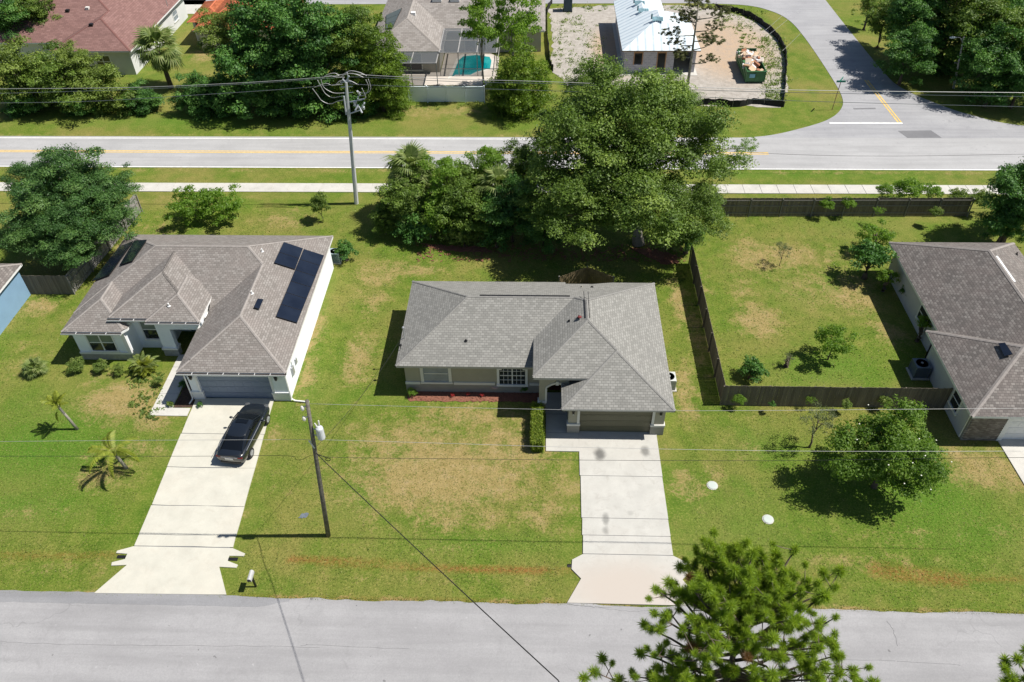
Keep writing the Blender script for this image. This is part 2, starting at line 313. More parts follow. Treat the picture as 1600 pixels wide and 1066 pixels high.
def grassmat():
    M, nt, b, P = newmat('lawn', .9, .15)
    a = nt.nodes.new('ShaderNodeAttribute'); a.attribute_name = 'zone'; sp_ = nt.nodes.new('ShaderNodeSeparateColor'); nt.links.new(a.outputs['Color'], sp_.inputs[0])
    big = noise(nt, P, .13, 6, .6, .3); mid = noise(nt, P, .9, 5, .65); fine = noise(nt, P, 5.5, 6, .75); tuft = noise(nt, P, 16, 4, .75)
    g = ramp(nt, mid, [(.3, (.066, .122, .010)), (.5, (.108, .158, .018)), (.7, (.170, .188, .036))])
    g = mixc(nt, mrange(nt, big, .44, .62, 0, .6), g, (.235, .19, .060))
    g = mixc(nt, mrange(nt, noise(nt, P, .42, 5, .6), .52, .66, 0, .5), g, (.070, .148, .009))
    lushf = mth(nt, 'MULTIPLY', sp_.outputs[1], mrange(nt, mid, .25, .7, .5, 1.0))
    g = mixc(nt, lushf, g, (.058, .160, .010))
    dsum = mth(nt, 'ADD', sp_.outputs[0], mth(nt, 'MULTIPLY', mth(nt, 'SUBTRACT', mid, .5), 1.5))
    dsum = mth(nt, 'ADD', dsum, mth(nt, 'MULTIPLY', mth(nt, 'SUBTRACT', fine, .5), 1.6))
    dry = ramp(nt, noise(nt, P, 1.7, 5, .7), [(.3, (.25, .185, .070)), (.55, (.32, .235, .105)), (.75, (.36, .26, .155))])
    g = mixc(nt, mrange(nt, dsum, .36, .8, 0, .9), g, dry)
    rs = mth(nt, 'MULTIPLY', sp_.outputs[2], mrange(nt, fine, .3, .6, .15, 1.15))
    g = mixc(nt, mrange(nt, rs, .15, .9, 0, .9), g, (.22, .095, .028))
    sp1 = noise(nt, P, 9.0, 6, .8); sp2 = noise(nt, P, 3.1, 4, .7)
    g = mixc(nt, mrange(nt, sp1, .5, .68, 0, .55), g, (.045, .074, .010))
    g = mixc(nt, mrange(nt, sp1, .48, .36, 0, .45), g, (.38, .33, .11))
    g = mixc(nt, mrange(nt, sp2, .54, .68, 0, .35), g, (.05, .075, .012))
    nt.links.new(g, b.inputs['Base Color'])
    h = mth(nt, 'ADD', mth(nt, 'MULTIPLY', fine, .6), mth(nt, 'MULTIPLY', tuft, .4)); nt.links.new(bumpn(nt, h, .9, .09), b.inputs['Normal']); return M
M_['lawn'] = grassmat()
gm = npmesh('ground', vs, fs, M_['lawn'], smooth=True)
ca = gm.color_attributes.new('zone', 'FLOAT_COLOR', 'POINT'); ca.data.foreach_set('color', np.concatenate([zone.reshape(-1, 3), np.ones((ny*nx, 1))], 1).astype(np.float32).ravel())
ground = struct(link('ground', gm))
def rough_poly(poly, step=.35, amp=.06, seed=1, closed=True):
    rg = random.Random(seed); out = []; n = len(poly)
    for i in range(n if closed else n-1):
        a, b = poly[i], poly[(i+1) % n]; L = math.dist(a, b); k = max(1, int(L/step)) if L < 150 else 1
        for j in range(k):
            t = j/k; q = amp if (k > 1) else 0
            out.append((a[0]+(b[0]-a[0])*t+rg.uniform(-q, q), a[1]+(b[1]-a[1])*t+rg.uniform(-q, q)))
    return out
def slab(name, poly, z0, z1, m_, parent=None): return MB().prism(poly, z0, z1).build(name, M_[m_], parent)
def spline_edge(pts, n=8):
    out = []; P = [pts[0]]+list(pts)+[pts[-1]]
    for i in range(1, len(P)-2):
        for j in range(n):
            t = j/n; a, b, c, d = P[i-1], P[i], P[i+1], P[i+2]
            out.append(tuple(.5*((2*b[k])+(-a[k]+c[k])*t+(2*a[k]-5*b[k]+4*c[k]-d[k])*t*t+(-a[k]+3*b[k]-3*c[k]+d[k])*t**3) for k in (0, 1)))
    out.append(tuple(pts[-1])); return out
# near street
rg = random.Random(5)
top = [(x, 21.92+rg.uniform(-.05, .05)+.05*math.sin(x*.9)) for x in np.arange(-60, 60, .5)]
road = struct(slab('near_road', [(-400, 14.9), (400, 14.9), (400, 21.95)]+top[::-1]+[(-400, 21.95)], -.2, .035, 'road_near'))
MB().prism(rough_poly([(-60, 21.3), (-14.6, 21.4), (-13, 21.75), (-13, 21.85), (-16, 22.04), (-60, 22.05)], .5, .03, 3), -.1, .041).build('asphalt_patch', M_['patch'] if 0 else asphalt('repair_asphalt', (.24, .24, .25), (.3, .3, .31), crack=False), road)
cr = MB()
for (pts) in [[(1025, 944), (950, 950), (905, 947), (885, 945)], [(1030, 953), (985, 956), (930, 950), (880, 944)], [(1385, 970), (1395, 985), (1402, 1010)],
              [(470, 1010), (480, 1008), (640, 1015)], [(0, 1003), (110, 1008), (300, 1009), (500, 1012)], [(1305, 1030), (1400, 1034), (1500, 1040)]]:
    w = [at(*p) for p in pts]
    for a, b in zip(w, w[1:]):
        k = 8; q = [(a[0]+(b[0]-a[0])*i/k+random.uniform(-.04, .04), a[1]+(b[1]-a[1])*i/k+random.uniform(-.03, .03), .041) for i in range(k+1)]
        cr.tube(q, .006, 3)
stuff(cr.build('road_crack', M_['patch'], road))
# far road, junction and side road
farroad = struct(slab('far_road', [(-400, 66.5), (400, 66.9), (400, 73.0), (-400, 72.5)], -.2, .035, 'road_far'))
el = MB().box(-200, 66.62, .036, 48, 66.76, .041); 
el.box(-200, 72.28, .036, 17.5, 72.4, .041); el.build('edge_line', M_['white_line'], farroad)
MB().box(-200, 69.42, .036, 21.9, 69.56, .041).box(-200, 69.7, .036, 21.9, 69.84, .041).build('centre_line', M_['yellow'], farroad)
w_edge = spline_edge([(17.8, 72.45), (22.5, 73.2), (26.1, 74.7), (29.3, 76.6), (31.3, 79), (32.2, 82), (32.35, 88), (32.1, 98), (31.4, 104), (29.5, 107.4), (26.5, 109.2), (20, 109.9)])
e_edge = spline_edge([(75, 73.0), (60, 73.6), (48.4, 75.4), (44, 77.8), (41.5, 80.4), (39.2, 84), (38.5, 88), (38.1, 100), (37.8, 116)])
sr = struct(slab('side_road', w_edge+[(-150, 109.9), (-150, 117), (30, 117), (31, 130), (38, 130)]+e_edge[::-1]+[(75, 72.0), (17.8, 72.0)], -.2, .03, 'road_side'))
MB().box(29.3, 75.75, .031, 36.6, 76.0, .036).build('stop_line', M_['white_line'], sr)
MB().prism([(36.15, 76.0), (36.3, 76.0), (35.85, 86), (35.7, 86)], .031, .036).prism([(36.45, 76.0), (36.6, 76.0), (36.15, 86), (36.0, 86)], .031, .036).build('centre_line', M_['yellow'], sr)
MB().prism([(35.6, 74.25), (38.9, 74.35), (39.4, 72.85), (36.1, 72.8)], .0, .041).prism([(32.6, 78.9), (34.9, 79.0), (34.9, 79.3), (32.6, 79.2)], 0, .036).build('asphalt_patch', M_['patch'], sr)
# sidewalk of single slabs
swk = struct(slab('sidewalk', [(-120, 62.1), (120, 62.7), (120, 64.15), (-120, 63.6)], -.2, .03, 'walk'))
sb = {}
for i in range(-36, 28):
    x0 = i*1.53
    o = MB().prism([(x0+.02, 62.4+x0*.0027-.02), (x0+1.51, 62.4+x0*.0027-.02), (x0+1.51, 63.86+x0*.0027), (x0+.02, 63.86+x0*.0027)], .0, .06).build('slab', M_['walk'], swk)
# driveways
def gy_(px, py): return at(px, py)[1]
d1 = struct(slab('left_driveway', [(-22.5, 24.4), (-17.1, 24.4), (-17.6, 36.3), (-22.75, 36.3)], -.2, .045, 'patch'))
ys = [36.45]+[gy_(340, p) for p in (679, 732, 792, 838)]+[24.95]
def lx(y): t = (y-24.9)/(36.4-24.9); return (-22.55-.25*t, -16.95-.6*t)
for i, (a, b) in enumerate(zip(ys, ys[1:])):
    a -= .02; b += .02; (l0, r0), (l1, r1) = lx(a), lx(b)
    MB().prism(rough_poly([(l1, b), (r1, b), (r0, a), (l0, a)], 1.0, .025, i), -.1, .07).build('slab', M_['conc1'], d1)
MB().prism([(-22.58, 24.91), (-23.4, 24.6), (-23.4, 24.46), (-22.75, 24.42), (-22.75, 24.08), (-23.4, 23.86), (-23.35, 23.66), (-22.5, 23.72), (-23.6, 21.98), (-16.45, 22.05), (-17.35, 23.72), (-16.4, 23.68), (-16.35, 23.86), (-17.0, 24.1), (-17.0, 24.42), (-16.2, 24.42), (-16.15, 24.58), (-16.95, 24.91)], -.1, .065).build('apron', M_['conc1'], d1)
for sx, x in ((-1, -23.15), (1, -16.6)):
    MB().tube([(x-.6*sx, 24.25, -.12), (x+.12*sx, 24.25, -.12)], .17, 12).build('culvert_pipe', M_['black'], d1)
d2 = struct(slab('main_driveway', [(2.7, 24.4), (7.5, 24.4), (7.5, 33.85), (2.7, 33.85)], -.2, .045, 'patch'))
ys = [34.15, gy_(960, 745), gy_(960, 811), gy_(960, 838), 24.98]
for i, (a, b) in enumerate(zip(ys, ys[1:])):
    MB().prism([(2.62, b+.015), (7.58, b+.015), (7.56, a-.015), (2.67, a-.015)], -.1, .07).build('slab', M_['conc2'], d2)
MB().prism([(2.62, 24.96), (2.02, 24.6), (1.97, 24.02), (2.47, 23.44), (1.69, 22.0), (8.85, 21.98), (7.9, 23.5), (8.35, 24.0), (8.3, 24.55), (7.58, 24.96)], -.25, .068).build('apron', M_['conc2'], d2)
MB().prism([(1.9, 24.55), (1.95, 24.0), (2.4, 23.5), (2.3, 23.4), (1.72, 23.9), (1.68, 24.5)], -.3, -.06).tube([(1.75, 24.25, -.14), (2.4, 24.25, -.14)], .18, 12).build('culvert_pipe', M_['black'], d2)
w2 = struct(slab('front_walk', [(.62, 32.35), (2.62, 32.35), (2.62, 37.3), (.62, 37.3)], -.2, .04, 'patch'))
for a, b in ((32.3, 33.8), (33.83, 35.4), (35.43, 37.35)): MB().prism([(.58, a), (2.65, a), (2.65, b), (.58, b)], -.1, .068).build('slab', M_['conc2'], w2)
w1 = struct(slab('left_front_walk', [(-25.4, 34.85), (-22.9, 34.85), (-22.9, 35.45), (-24.1, 35.45), (-24.1, 40.6), (-25.35, 40.6)], -.2, .045, 'walk'))
MB().prism([(-25.42, 34.8), (-22.88, 34.8), (-22.88, 35.5), (-25.42, 35.5)], -.1, .066).build('slab', M_['walk'], w1)
for k in range(4): MB().prism([(-25.4, 35.53+k*1.28), (-24.15, 35.53+k*1.28), (-24.15, 36.78+k*1.28), (-25.4, 36.78+k*1.28)], -.1, .066).build('slab', M_['walk'], w1)
struct(slab('right_driveway', [(29.2, 22.0), (34.4, 22.0), (33.8, 34), (28.7, 34)], -.2, .06, 'walk'))
struct(slab('far_brick_driveway', [at(276, 22), at(316, 22), at(322, 0), at(285, 0)], -.2, .03, 'walk'))
# sandy building lot
def sandmat():
    M, nt, b, P = newmat('building_sand', .95, .1)
    n1 = noise(nt, P, .16, 5, .6, .5); n2 = noise(nt, P, 1.4, 6, .7); n3 = noise(nt, P, 5, 5, .7)
    c = ramp(nt, n2, [(.3, (.27, .245, .215)), (.7, (.43, .40, .365))])
    x, y = at(1150, 75); x2, y2 = at(945, 90)
    w = mth(nt, 'MAXIMUM', spotmask(nt, P, x-1, y, 3, 7.5, 1, .6, 1.2), spotmask(nt, P, x2+1, y2+2, 1.2, 3.5, 1, .35, .8))
    c = mixc(nt, mth(nt, 'MULTIPLY', w, mrange(nt, n2, .25, .65, .25, .85)), c, (.42, .29, .18))
    c = mixc(nt, mrange(nt, n3, .55, .72, 0, .45), c, (.15, .14, .12))
    nt.links.new(c, b.inputs['Base Color']); nt.links.new(bumpn(nt, n3, .6, .08), b.inputs['Normal']); return M
M_['sand'] = sandmat()
lot_px = [(858, 14), (864, 60), (862, 110), (905, 150), (1000, 168), (1100, 166), (1165, 166), (1222, 168), (1230, 140), (1228, 92), (1215, 62), (1190, 38), (1150, 22), (1118, 14), (1060, 8), (960, 8)]
lotp = [at(*p) for p in lot_px]
struct(MB().prism(rough_poly(lotp, .6, .2, 9), -.1, .02).build('sand_lot', M_['sand']))
# planting beds
struct(MB().prism(rough_poly([(-8.6, 36.45), (.35, 36.5), (.35, 37.4), (-8.6, 37.4)], .25, .07, 2), -.1, .03).build('mulch_bed', M_['mulch']))
struct(MB().prism(rough_poly([(-24.0, 35.6), (-22.85, 35.6), (-22.85, 40.5), (-24.0, 40.5)], .3, .05, 4), -.1, .03).build('left_bed', mat('dark_mulch', (.06, .035, .025), .95, .4, 8, bump=.5)))
struct(MB().prism(rough_poly([at(650, 379), at(700, 385), at(760, 386), at(770, 394), at(730, 394), at(680, 390)], .35, .12, 7), -.1, .03).build('rear_mulch', M_['mulch']))
struct(MB().prism(rough_poly([at(985, 388), at(1020, 388), at(1058, 400), at(1062, 412), at(1040, 414), at(1010, 402)], .35, .12, 8), -.1, .03).build('fence_corner_mulch', M_['mulch']))
# ---------------------------------------------------------------- roofs
def clip(poly, a, b, c, keep=1):
    out = []; n = len(poly)
    for i in range(n):
        p, q = poly[i], poly[(i+1) % n]; dp = keep*(a*p[0]+b*p[1]+c); dq = keep*(a*q[0]+b*q[1]+c)
        if dp >= -1e-9: out.append(p)
        if (dp > 1e-9 and dq < -1e-9) or (dp < -1e-9 and dq > 1e-9):
            t = dp/(dp-dq); out.append((p[0]+(q[0]-p[0])*t, p[1]+(q[1]-p[1])*t))
    return out if len(out) > 2 and abs(area(out)) > 1e-4 else []
def area(p): return .5*sum(p[i][0]*p[(i+1) % len(p)][1]-p[(i+1) % len(p)][0]*p[i][1] for i in range(len(p)))
def hip(x0, x1, y0, y1, z, s, sides='LRFB', over=None, poly=None, pl=None):
    """one rectangular hip: sides present; over = heights per side; pl = plane lines where they differ from the footprint"""
    over = over or {}; pl = pl or {}; P = []
    d = dict(L=(1, 0, pl.get('L', x0)), R=(-1, 0, -pl.get('R', x1)), F=(0, 1, pl.get('F', y0)), B=(0, -1, -pl.get('B', y1)))
    for k in sides: nx_, ny_, c = d[k]; zz = over.get(k, z); P.append((s*nx_, s*ny_, zz-s*c, nx_, ny_))
    return dict(poly=poly or [(x0, y0), (x1, y0), (x1, y1), (x0, y1)], planes=P)
def roof_height(rects, x, y):
    best = -1e9
    for r in rects:
        n = len(r['poly'])
        if all((r['poly'][(i+1) % n][0]-r['poly'][i][0])*(y-r['poly'][i][1])-(r['poly'][(i+1) % n][1]-r['poly'][i][1])*(x-r['poly'][i][0]) >= -1e-6 for i in range(n)):
            best = max(best, min(a*x+b*y+c for a, b, c, _, _ in r['planes']))
    return best
def roof(parent, rects, m_, cap=None, dz=0.0, capw=.13):
    v = []; f = []; uvs = []; pieces = []
    for i, r in enumerate(rects):
        for k, p in enumerate(r['planes']):
            base = r['poly']
            for j, q in enumerate(r['planes']):
                if j != k and base: base = clip(base, q[0]-p[0], q[1]-p[1], q[2]-p[2])
            if not base: continue
            todo = [base]
            for j, r2 in enumerate(rects):
                if j == i: continue
                eps = 1e-5 if j < i else -1e-5
                H = [(q[0]-p[0], q[1]-p[1], q[2]-p[2]+eps) for q in r2['planes']]
                pp = r2['poly']; n = len(pp)
                for e in range(n):
                    a, b = pp[e], pp[(e+1) % n]; H.append((-(b[1]-a[1]), b[0]-a[0], (b[1]-a[1])*a[0]-(b[0]-a[0])*a[1]))
                nt_ = []
                for g in todo:
                    cur = g
                    for h in H:
                        o = clip(cur, *h, keep=-1)
                        if o: nt_.append(o)
                        cur = clip(cur, *h)
                        if not cur: break
                todo = nt_
            for g in todo: pieces.append((g, p))
    for g, p in pieces:
        b0 = len(v); s = math.hypot(p[0], p[1]); L = math.sqrt(1+s*s); tx, ty = -p[4], p[3]
        for x, y in g:
            z = p[0]*x+p[1]*y+p[2]+dz; v.append((x, y, z)); uvs.append((x*tx+y*ty+50, (z-dz)/s*L if s else 0))
        idx_ = list(range(b0, b0+len(g)))
        if area(g) < 0: idx_ = idx_[::-1]
        f.append(tuple(idx_))
    off = origin(parent)
    me = bpy.data.meshes.new('roof'); me.from_pydata([(x-off.x, y-off.y, z-off.z) for x, y, z in v], [], f)
    ul = me.uv_layers.new(name='UVMap')
    for l in me.loops: ul.data[l.index].uv = uvs[l.vertex_index]
    me.materials.append(m_); ro = link('roof', me, parent)
    if cap:
        seen = set(); mb = MB(); HT = lambda x, y: roof_height(rects, x, y)
        for g, p in pieces:
            for a, b in zip(g, g[1:]+g[:1]):
                key = tuple(sorted((tuple(round(q, 2) for q in a), tuple(round(q, 2) for q in b))))
                L = math.dist(a, b)
                if key in seen or L < .3: continue
                seen.add(key); mx, my = (a[0]+b[0])/2, (a[1]+b[1])/2; nx_, ny_ = -(b[1]-a[1])/L*.06, (b[0]-a[0])/L*.06
                h0, h1, h2 = HT(mx, my), HT(mx+nx_, my+ny_), HT(mx-nx_, my-ny_)
                if min(h1, h2) < -100 or h0-h1 > .3 or h0-h2 > .3: continue
                if h1+h2 < 2*h0-.006:
                    za, zb = (p[0]*q[0]+p[1]*q[1]+p[2]+dz for q in (a, b))
                    nn = (nx_/.06*capw, ny_/.06*capw); drop = (2*h0-h1-h2)/2/.06*capw; b0 = len(mb.v)
                    mb.add([(a[0]-nn[0], a[1]-nn[1], za-drop+.025), (a[0], a[1], za+.03), (a[0]+nn[0], a[1]+nn[1], za-drop+.025),
                            (b[0]-nn[0], b[1]-nn[1], zb-drop+.025), (b[0], b[1], zb+.03), (b[0]+nn[0], b[1]+nn[1], zb-drop+.025)],
                           [(0, 1, 4, 3), (1, 2, 5, 4)])
        if mb.v: mb.build('ridge_cap', cap, ro)
    return ro
def eaves(parent, segs, m_, gutter=False, soff=None, h=.17, name='fascia'):
    """fascia boards along the eave edges; segs = ((x,y),(x,y),z); outward side is to the right of a->b"""
    first = None
    for a, b, z in segs:
        mb = MB(); gt = MB()
        L = math.dist(a, b); nx_, ny_ = (b[1]-a[1])/L, -(b[0]-a[0])/L; tx, ty = (b[0]-a[0])/L, (b[1]-a[1])/L
        q = [(a[0]+nx_*.0, a[1]+ny_*.0), (b[0], b[1]), (b[0]-nx_*.04, b[1]-ny_*.04), (a[0]-nx_*.04, a[1]-ny_*.04)]
        mb.prism(q, z-h, z-.008)
        if gutter:
            def qd(d0, d1, z0, z1, t): t.prism([(a[0]+nx_*d0, a[1]+ny_*d0), (b[0]+nx_*d0, b[1]+ny_*d0), (b[0]+nx_*d1, b[1]+ny_*d1), (a[0]+nx_*d1, a[1]+ny_*d1)], z0, z1)
            qd(.003, .18, z-.15, z-.10, mb); qd(.165, .18, z-.098, z-.05, mb); qd(.004, .162, z-.098, z-.06, gt)
            k = int(L/.9)
            for i in range(1, k):
                cx, cy = a[0]+tx*L*i/k, a[1]+ty*L*i/k
                mb.prism([(cx, cy), (cx+tx*.025, cy+ty*.025), (cx+tx*.025+nx_*.16, cy+ty*.025+ny_*.16), (cx+nx_*.16, cy+ny_*.16)], z-.058, z-.03)
        o = mb.build(name, m_, parent); first = first or o
        if gutter: gt.build('gutter_trough', M_['gutter'], o)
    for k, (x0, y0, x1, y1, z) in enumerate(soff or ()): MB().box(x0+.045, y0+.045, z-h+.03-.002*k, x1-.045, y1-.045, z-h+.045-.002*k).build('soffit', m_, parent)
    return first
def window(parent, face, p, u0, u1, z0, z1, fm, gm_, units=1, rows=2, cols=0, casing=.1, sill=True, arch=False, label=None, pane2=None):
    fr = MB()
    fr.wb(face, p, u0-casing, u0, z0-.02, z1+casing, 0, .055).wb(face, p, u1, u1+casing, z0-.02, z1+casing, 0, .055)
    if sill: fr.wb(face, p, u0-casing-.04, u1+casing+.04, z0-.17, z0-.021, 0, .09)
    if arch:
        n = 10; cx = (u0+u1)/2; w = (u1-u0)/2; r_ = .28
        for i in range(n):
            a, b = -1+2*i/n, -1+2*(i+1)/n; za, zb = z1-r_*(a*a), z1-r_*(b*b)
            fr.wb(face, p, cx+a*w+.001, cx+b*w-.001, min(za, zb), z1+casing+.0, 0, .058)
    else: fr.wb(face, p, u0+.001, u1-.001, z1, z1+casing, 0, .054)
    uw = (u1-u0)/units
    for i in range(units):
        a, b = u0+uw*i, u0+uw*(i+1)
        if i: fr.wb(face, p, a-.04, a+.04, z0, z1-.001, .002, .05)
        for j in range(1, rows):
            z = z0+(z1-z0)*j/rows; t = .03 if j*2 == rows else .013
            fr.wb(face, p, a+.041, b-.041, z-t, z+t, .003, .04)
        for j in range(1, cols):
            u = a+uw*j/cols; fr.wb(face, p, u-.012, u+.012, z0+.001, z1-.002, .004, .036)
    w_ = fr.build('window', fm, parent)
    if label: w_['label'] = label
    for i in range(units):
        a, b = u0+uw*i+.002, u0+uw*(i+1)-.002
        if pane2:
            MB().wb(face, p, a, b, z0, (z0+z1)/2-.001, .001, .02).build('pane', gm_, w_); MB().wb(face, p, a, b, (z0+z1)/2+.001, z1, .001, .02).build('pane', pane2, w_)
        else: MB().wb(face, p, a, b, z0, z1, .001, .02).build('pane', gm_, w_)
    return w_
def garage(parent, u0, u1, z1, y, m_, label, n=4, cas=None, cols=8):
    """sectional door set back in a front wall at plane y"""
    h = z1/n; d = None
    root = MB().box(u0-.02, y+.145, .02, u1+.02, y+.19, z1+.02).build('garage_door', m_, parent); root['label'] = label
    for i in range(n):
        mb = MB().box(u0+.002, y+.10, .03+i*h, u1-.002, y+.142, .03+(i+1)*h-.022)
        cw = (u1-u0)/cols
        for j in range(cols): mb.box(u0+cw*j+.1, y+.088, .03+i*h+.1, u0+cw*(j+1)-.1, y+.0995, .03+(i+1)*h-.12)
        mb.build('panel', m_, root)
def wall_lamp(parent, face, p, u, z):
    b = MB().wb(face, p, u-.06, u+.06, z-.1, z+.1, 0, .04).wb(face, p, u-.09, u+.09, z+.1, z+.16, .02, .22).wb(face, p, u-.07, u+.07, z-.16, z+.099, .05, .19)
    o = b.build('wall_lamp', M_['black'], parent); MB().wb(face, p, u-.045, u+.045, z-.24, z-.161, .07, .17).build('lamp_glass', M_['offwhite'], o)
def vent_pipe(parent, x, y, z, m_, h=.35, r=.05):
    o = MB().tube([(x, y, z-.2), (x, y, z+h)], r, 10).tube([(x, y, z+.0), (x, y, z+.03)], r*2.4, 10).build('vent_pipe', m_, parent); return o
MS = {}
MS['main'] = shingle('grey_shingles', (.20, .197, .183), (.25, .245, .228), (.30, .295, .275), (.26, .252, .233), row=.17, tab=.28, hue=.25)
MS['mcap'] = mat('grey_ridge_shingles', (.215, .21, .198), .95, .2, 6, fine=.2)
MS['left'] = shingle('brown_grey_shingles', (.18, .163, .150), (.235, .216, .20), (.295, .275, .257), (.245, .213, .197), row=.16, tab=.26, hue=.6)
MS['lcap'] = mat('pale_ridge_shingles', (.265, .242, .225), .95, .2, 6, fine=.2)
MS['right'] = shingle('mottled_shingles', (.13, .117, .110), (.19, .172, .160), (.28, .258, .24), (.215, .178, .165), row=.17, tab=.25, hue=.45)
MS['rcap'] = mat('tan_ridge_shingles', (.26, .235, .22), .95, .2, 6, fine=.2)
MS['red'] = shingle('red_shingles', (.175, .10, .09), (.225, .128, .115), (.26, .155, .14), (.21, .12, .105), row=.25, tab=.5, hue=.4)
MS['grey'] = shingle('taupe_shingles', (.22, .20, .185), (.28, .258, .24), (.32, .298, .28), (.26, .235, .215), row=.25, tab=.5, hue=.3)
MS['blue'] = mat('light_blue_stucco', (.20, .33, .47), .8, .05, 1.2); MS['bluewhite'] = mat('pale_blue_stucco', (.80, .84, .88), .8, .04, 1.2)
MS['beige'] = mat('beige_stucco', (.34, .32, .25), .85, .05, 1.5, bump=.1); MS['taupe'] = mat('taupe_stucco', (.27, .26, .225), .85, .06, 1.5, bump=.1)
MS['greydoor'] = mat('grey_garage_paint', (.19, .235, .31), .5, .05, 1); MS['olive'] = mat('olive_garage_paint', (.12, .115, .07), .45, .06, 1)
MS['base'] = mat('stone_grey_base', (.33, .33, .33), .9, .15, 5, bump=.3)
# ---------------------------------------------------------------- main house
H1 = thing('house', 'beige house with plain grey shingle roof and olive garage door, in the middle', 'house', (0, 40, 0))
XR, XL = 8.37, -9.17
rects = [hip(-.28, XR, 35.15, 45.36, 2.75, .5, 'LRFB', dict(L=3.64, F=3.6), pl=dict(B=45.86)),
         hip(1.5, XR, 33.35, 40, 2.75, .5, 'LRF'),
         hip(XL, 3.4, 36.95, 45.36, 2.75, .5, 'LFB', pl=dict(B=45.86)),
         dict(hip(3.88, XR, 45.36, 45.86, 2.75, .5, 'LRFB', dict(L=3.64, F=3.6), pl=dict(B=45.86, L=-.28, F=35.15), poly=[(3.88, 45.36), (XR, 45.36), (XR, 45.86), (5.25, 45.86)])),
         dict(hip(XL, 1.95, 45.36, 45.86, 2.75, .5, 'LFB', pl=dict(F=36.95)))]
r1 = roof(H1, rects, MS['main'], MS['mcap'], capw=.09)
M_['fascia1'] = mat('warm_grey_fascia', (.40, .385, .355), .6, .05, 2)
eaves(H1, [((XL, 45.86), (XL, 36.95), 2.75), ((XL+.001, 36.95), (-.2, 36.95), 2.75), ((-.28, 39.6), (-.28, 35.15), 3.64), ((-.279, 35.15), (3.9, 35.15), 3.6), ((1.5, 35.6), (1.5, 33.35), 2.75), ((1.501, 33.35), (XR-.001, 33.35), 2.75),
           ((XR, 33.35), (XR, 45.86), 2.75), ((XR-.05, 45.86), (5.25, 45.86), 2.75), ((5.25, 45.86), (3.88, 45.36), 2.75), ((3.88, 45.36), (1.95, 45.36), 2.75), ((1.95, 45.40), (1.95, 45.86), 2.75), ((1.95, 45.86), (XL+.05, 45.86), 2.75)],
      M_['fascia1'], soff=[(XL, 36.95, -.3, 45.3, 2.75), (-.2, 35.2, 3.2, 37.4, 3.58), (1.5, 33.35, XR, 37, 2.75), (4, 37, XR, 45.3, 2.75)])
# ridge vents: dark slots along the ridges
MB().box(-3.9, 41.42, 5.0-.02, 2.1, 41.54, 5.02).build('ridge_vent', M_['black'], H1)
MB().box(2.99, 38.9, 5.30, 3.03, 41.6, 5.335).box(3.28, 38.9, 5.295, 3.31, 41.6, 5.325).build('ridge_vent', M_['black'], H1)
for px, py, z, hh in ((909, 447, 3.6, .15), (925, 448, 3.6, .12), (904, 500, 4.9, .2), (728, 532, 3.6, .15), (889, 509, 4.4, .12)):
    x, y = at(px, py, z); zz = roof_height(rects, x, y); vent_pipe(H1, x, y, zz, M_['black'] if py != 447 else MS['taupe'], hh, .045)
x, y = at(905, 499, 5.1); zz = roof_height(rects, x, y); MB().blob((x+.02, y, zz+.2), (.15, .12, .08), 8, 4).build('vent_hood', mat('rusty_red_hood', (.16, .03, .03), .6), H1)
# walls (each wing its own footprint, pierced garage front)
wl = MB().prism([(-8.72, 37.38), (.2, 37.38), (.2, 45.4), (-8.72, 45.4)], 0, 2.6)
wl.prism([(4.2, 38.5), (7.93, 38.5), (7.93, 45.4), (4.2, 45.4)], 0, 2.6)
wl.prism([(.2, 38.6), (4.2, 38.6), (4.2, 44.9), (.2, 44.9)], 0, 2.6)
wl.box(1.96, 33.85, .0, 2.64, 34.1, 2.58).box(7.16, 33.85, 0, 7.93, 34.1, 2.58).box(2.64, 33.85, 2.2, 7.16, 34.1, 2.58)
wl.box(1.96, 34.1, 0, 2.1, 38.59, 2.58).box(7.79, 34.1, 0, 7.93, 38.49, 2.58)
# entry front with an arched opening, x 0..2.1 at y 35.6
arch = [(.1, 0.), (.1, 3.42), (2.6, 3.42), (2.6, 2.75)]
pts = [(u, 0) for u in ()]
n = 12; ax0, ax1 = .52, 2.0
arc = [(ax0+(ax1-ax0)*i/n, 2.25+.42*math.sin(math.pi*i/n)) for i in range(n+1)]
wl.box(.12, 35.6, 0, ax0, 35.82, 3.44)
for i in range(n): wl.add([(arc[i][0], 35.6, arc[i][1]), (arc[i+1][0], 35.6, arc[i+1][1]), (arc[i+1][0], 35.6, 3.44), (arc[i][0], 35.6, 3.44), (arc[i][0], 35.82, arc[i][1]), (arc[i+1][0], 35.82, arc[i+1][1]), (arc[i+1][0], 35.82, 3.44), (arc[i][0], 35.82, 3.44)],
                           [(0, 1, 2, 3), (7, 6, 5, 4), (0, 4, 5, 1)])
wl.box(.12, 35.82, 2.3, .3, 37.38, 3.44)
wl.box(3.0, 35.7, 2.6, 6.0, 36.0, 3.3)
wl.build('wall', MS['beige'], H1)
tr = MB()
for i in range(n):
    a, b = arc[i], arc[i+1]; tr.add([(a[0], 35.55, a[1]-.02), (b[0], 35.55, b[1]-.02), (b[0], 35.55, b[1]+.12), (a[0], 35.55, a[1]+.12), (a[0], 35.6, a[1]-.02), (b[0], 35.6, b[1]-.02), (b[0], 35.6, b[1]+.12), (a[0], 35.6, a[1]+.12)], [(0, 1, 2, 3), (0, 4, 5, 1), (3, 2, 6, 7)])
tr.box(ax0-.02, 35.55, .95, ax0+.1, 35.599, 2.26).box(1.17, 35.5, 2.6, 1.35, 35.548, 2.92)
tr.build('arch_trim', M_['offwhite'], H1)
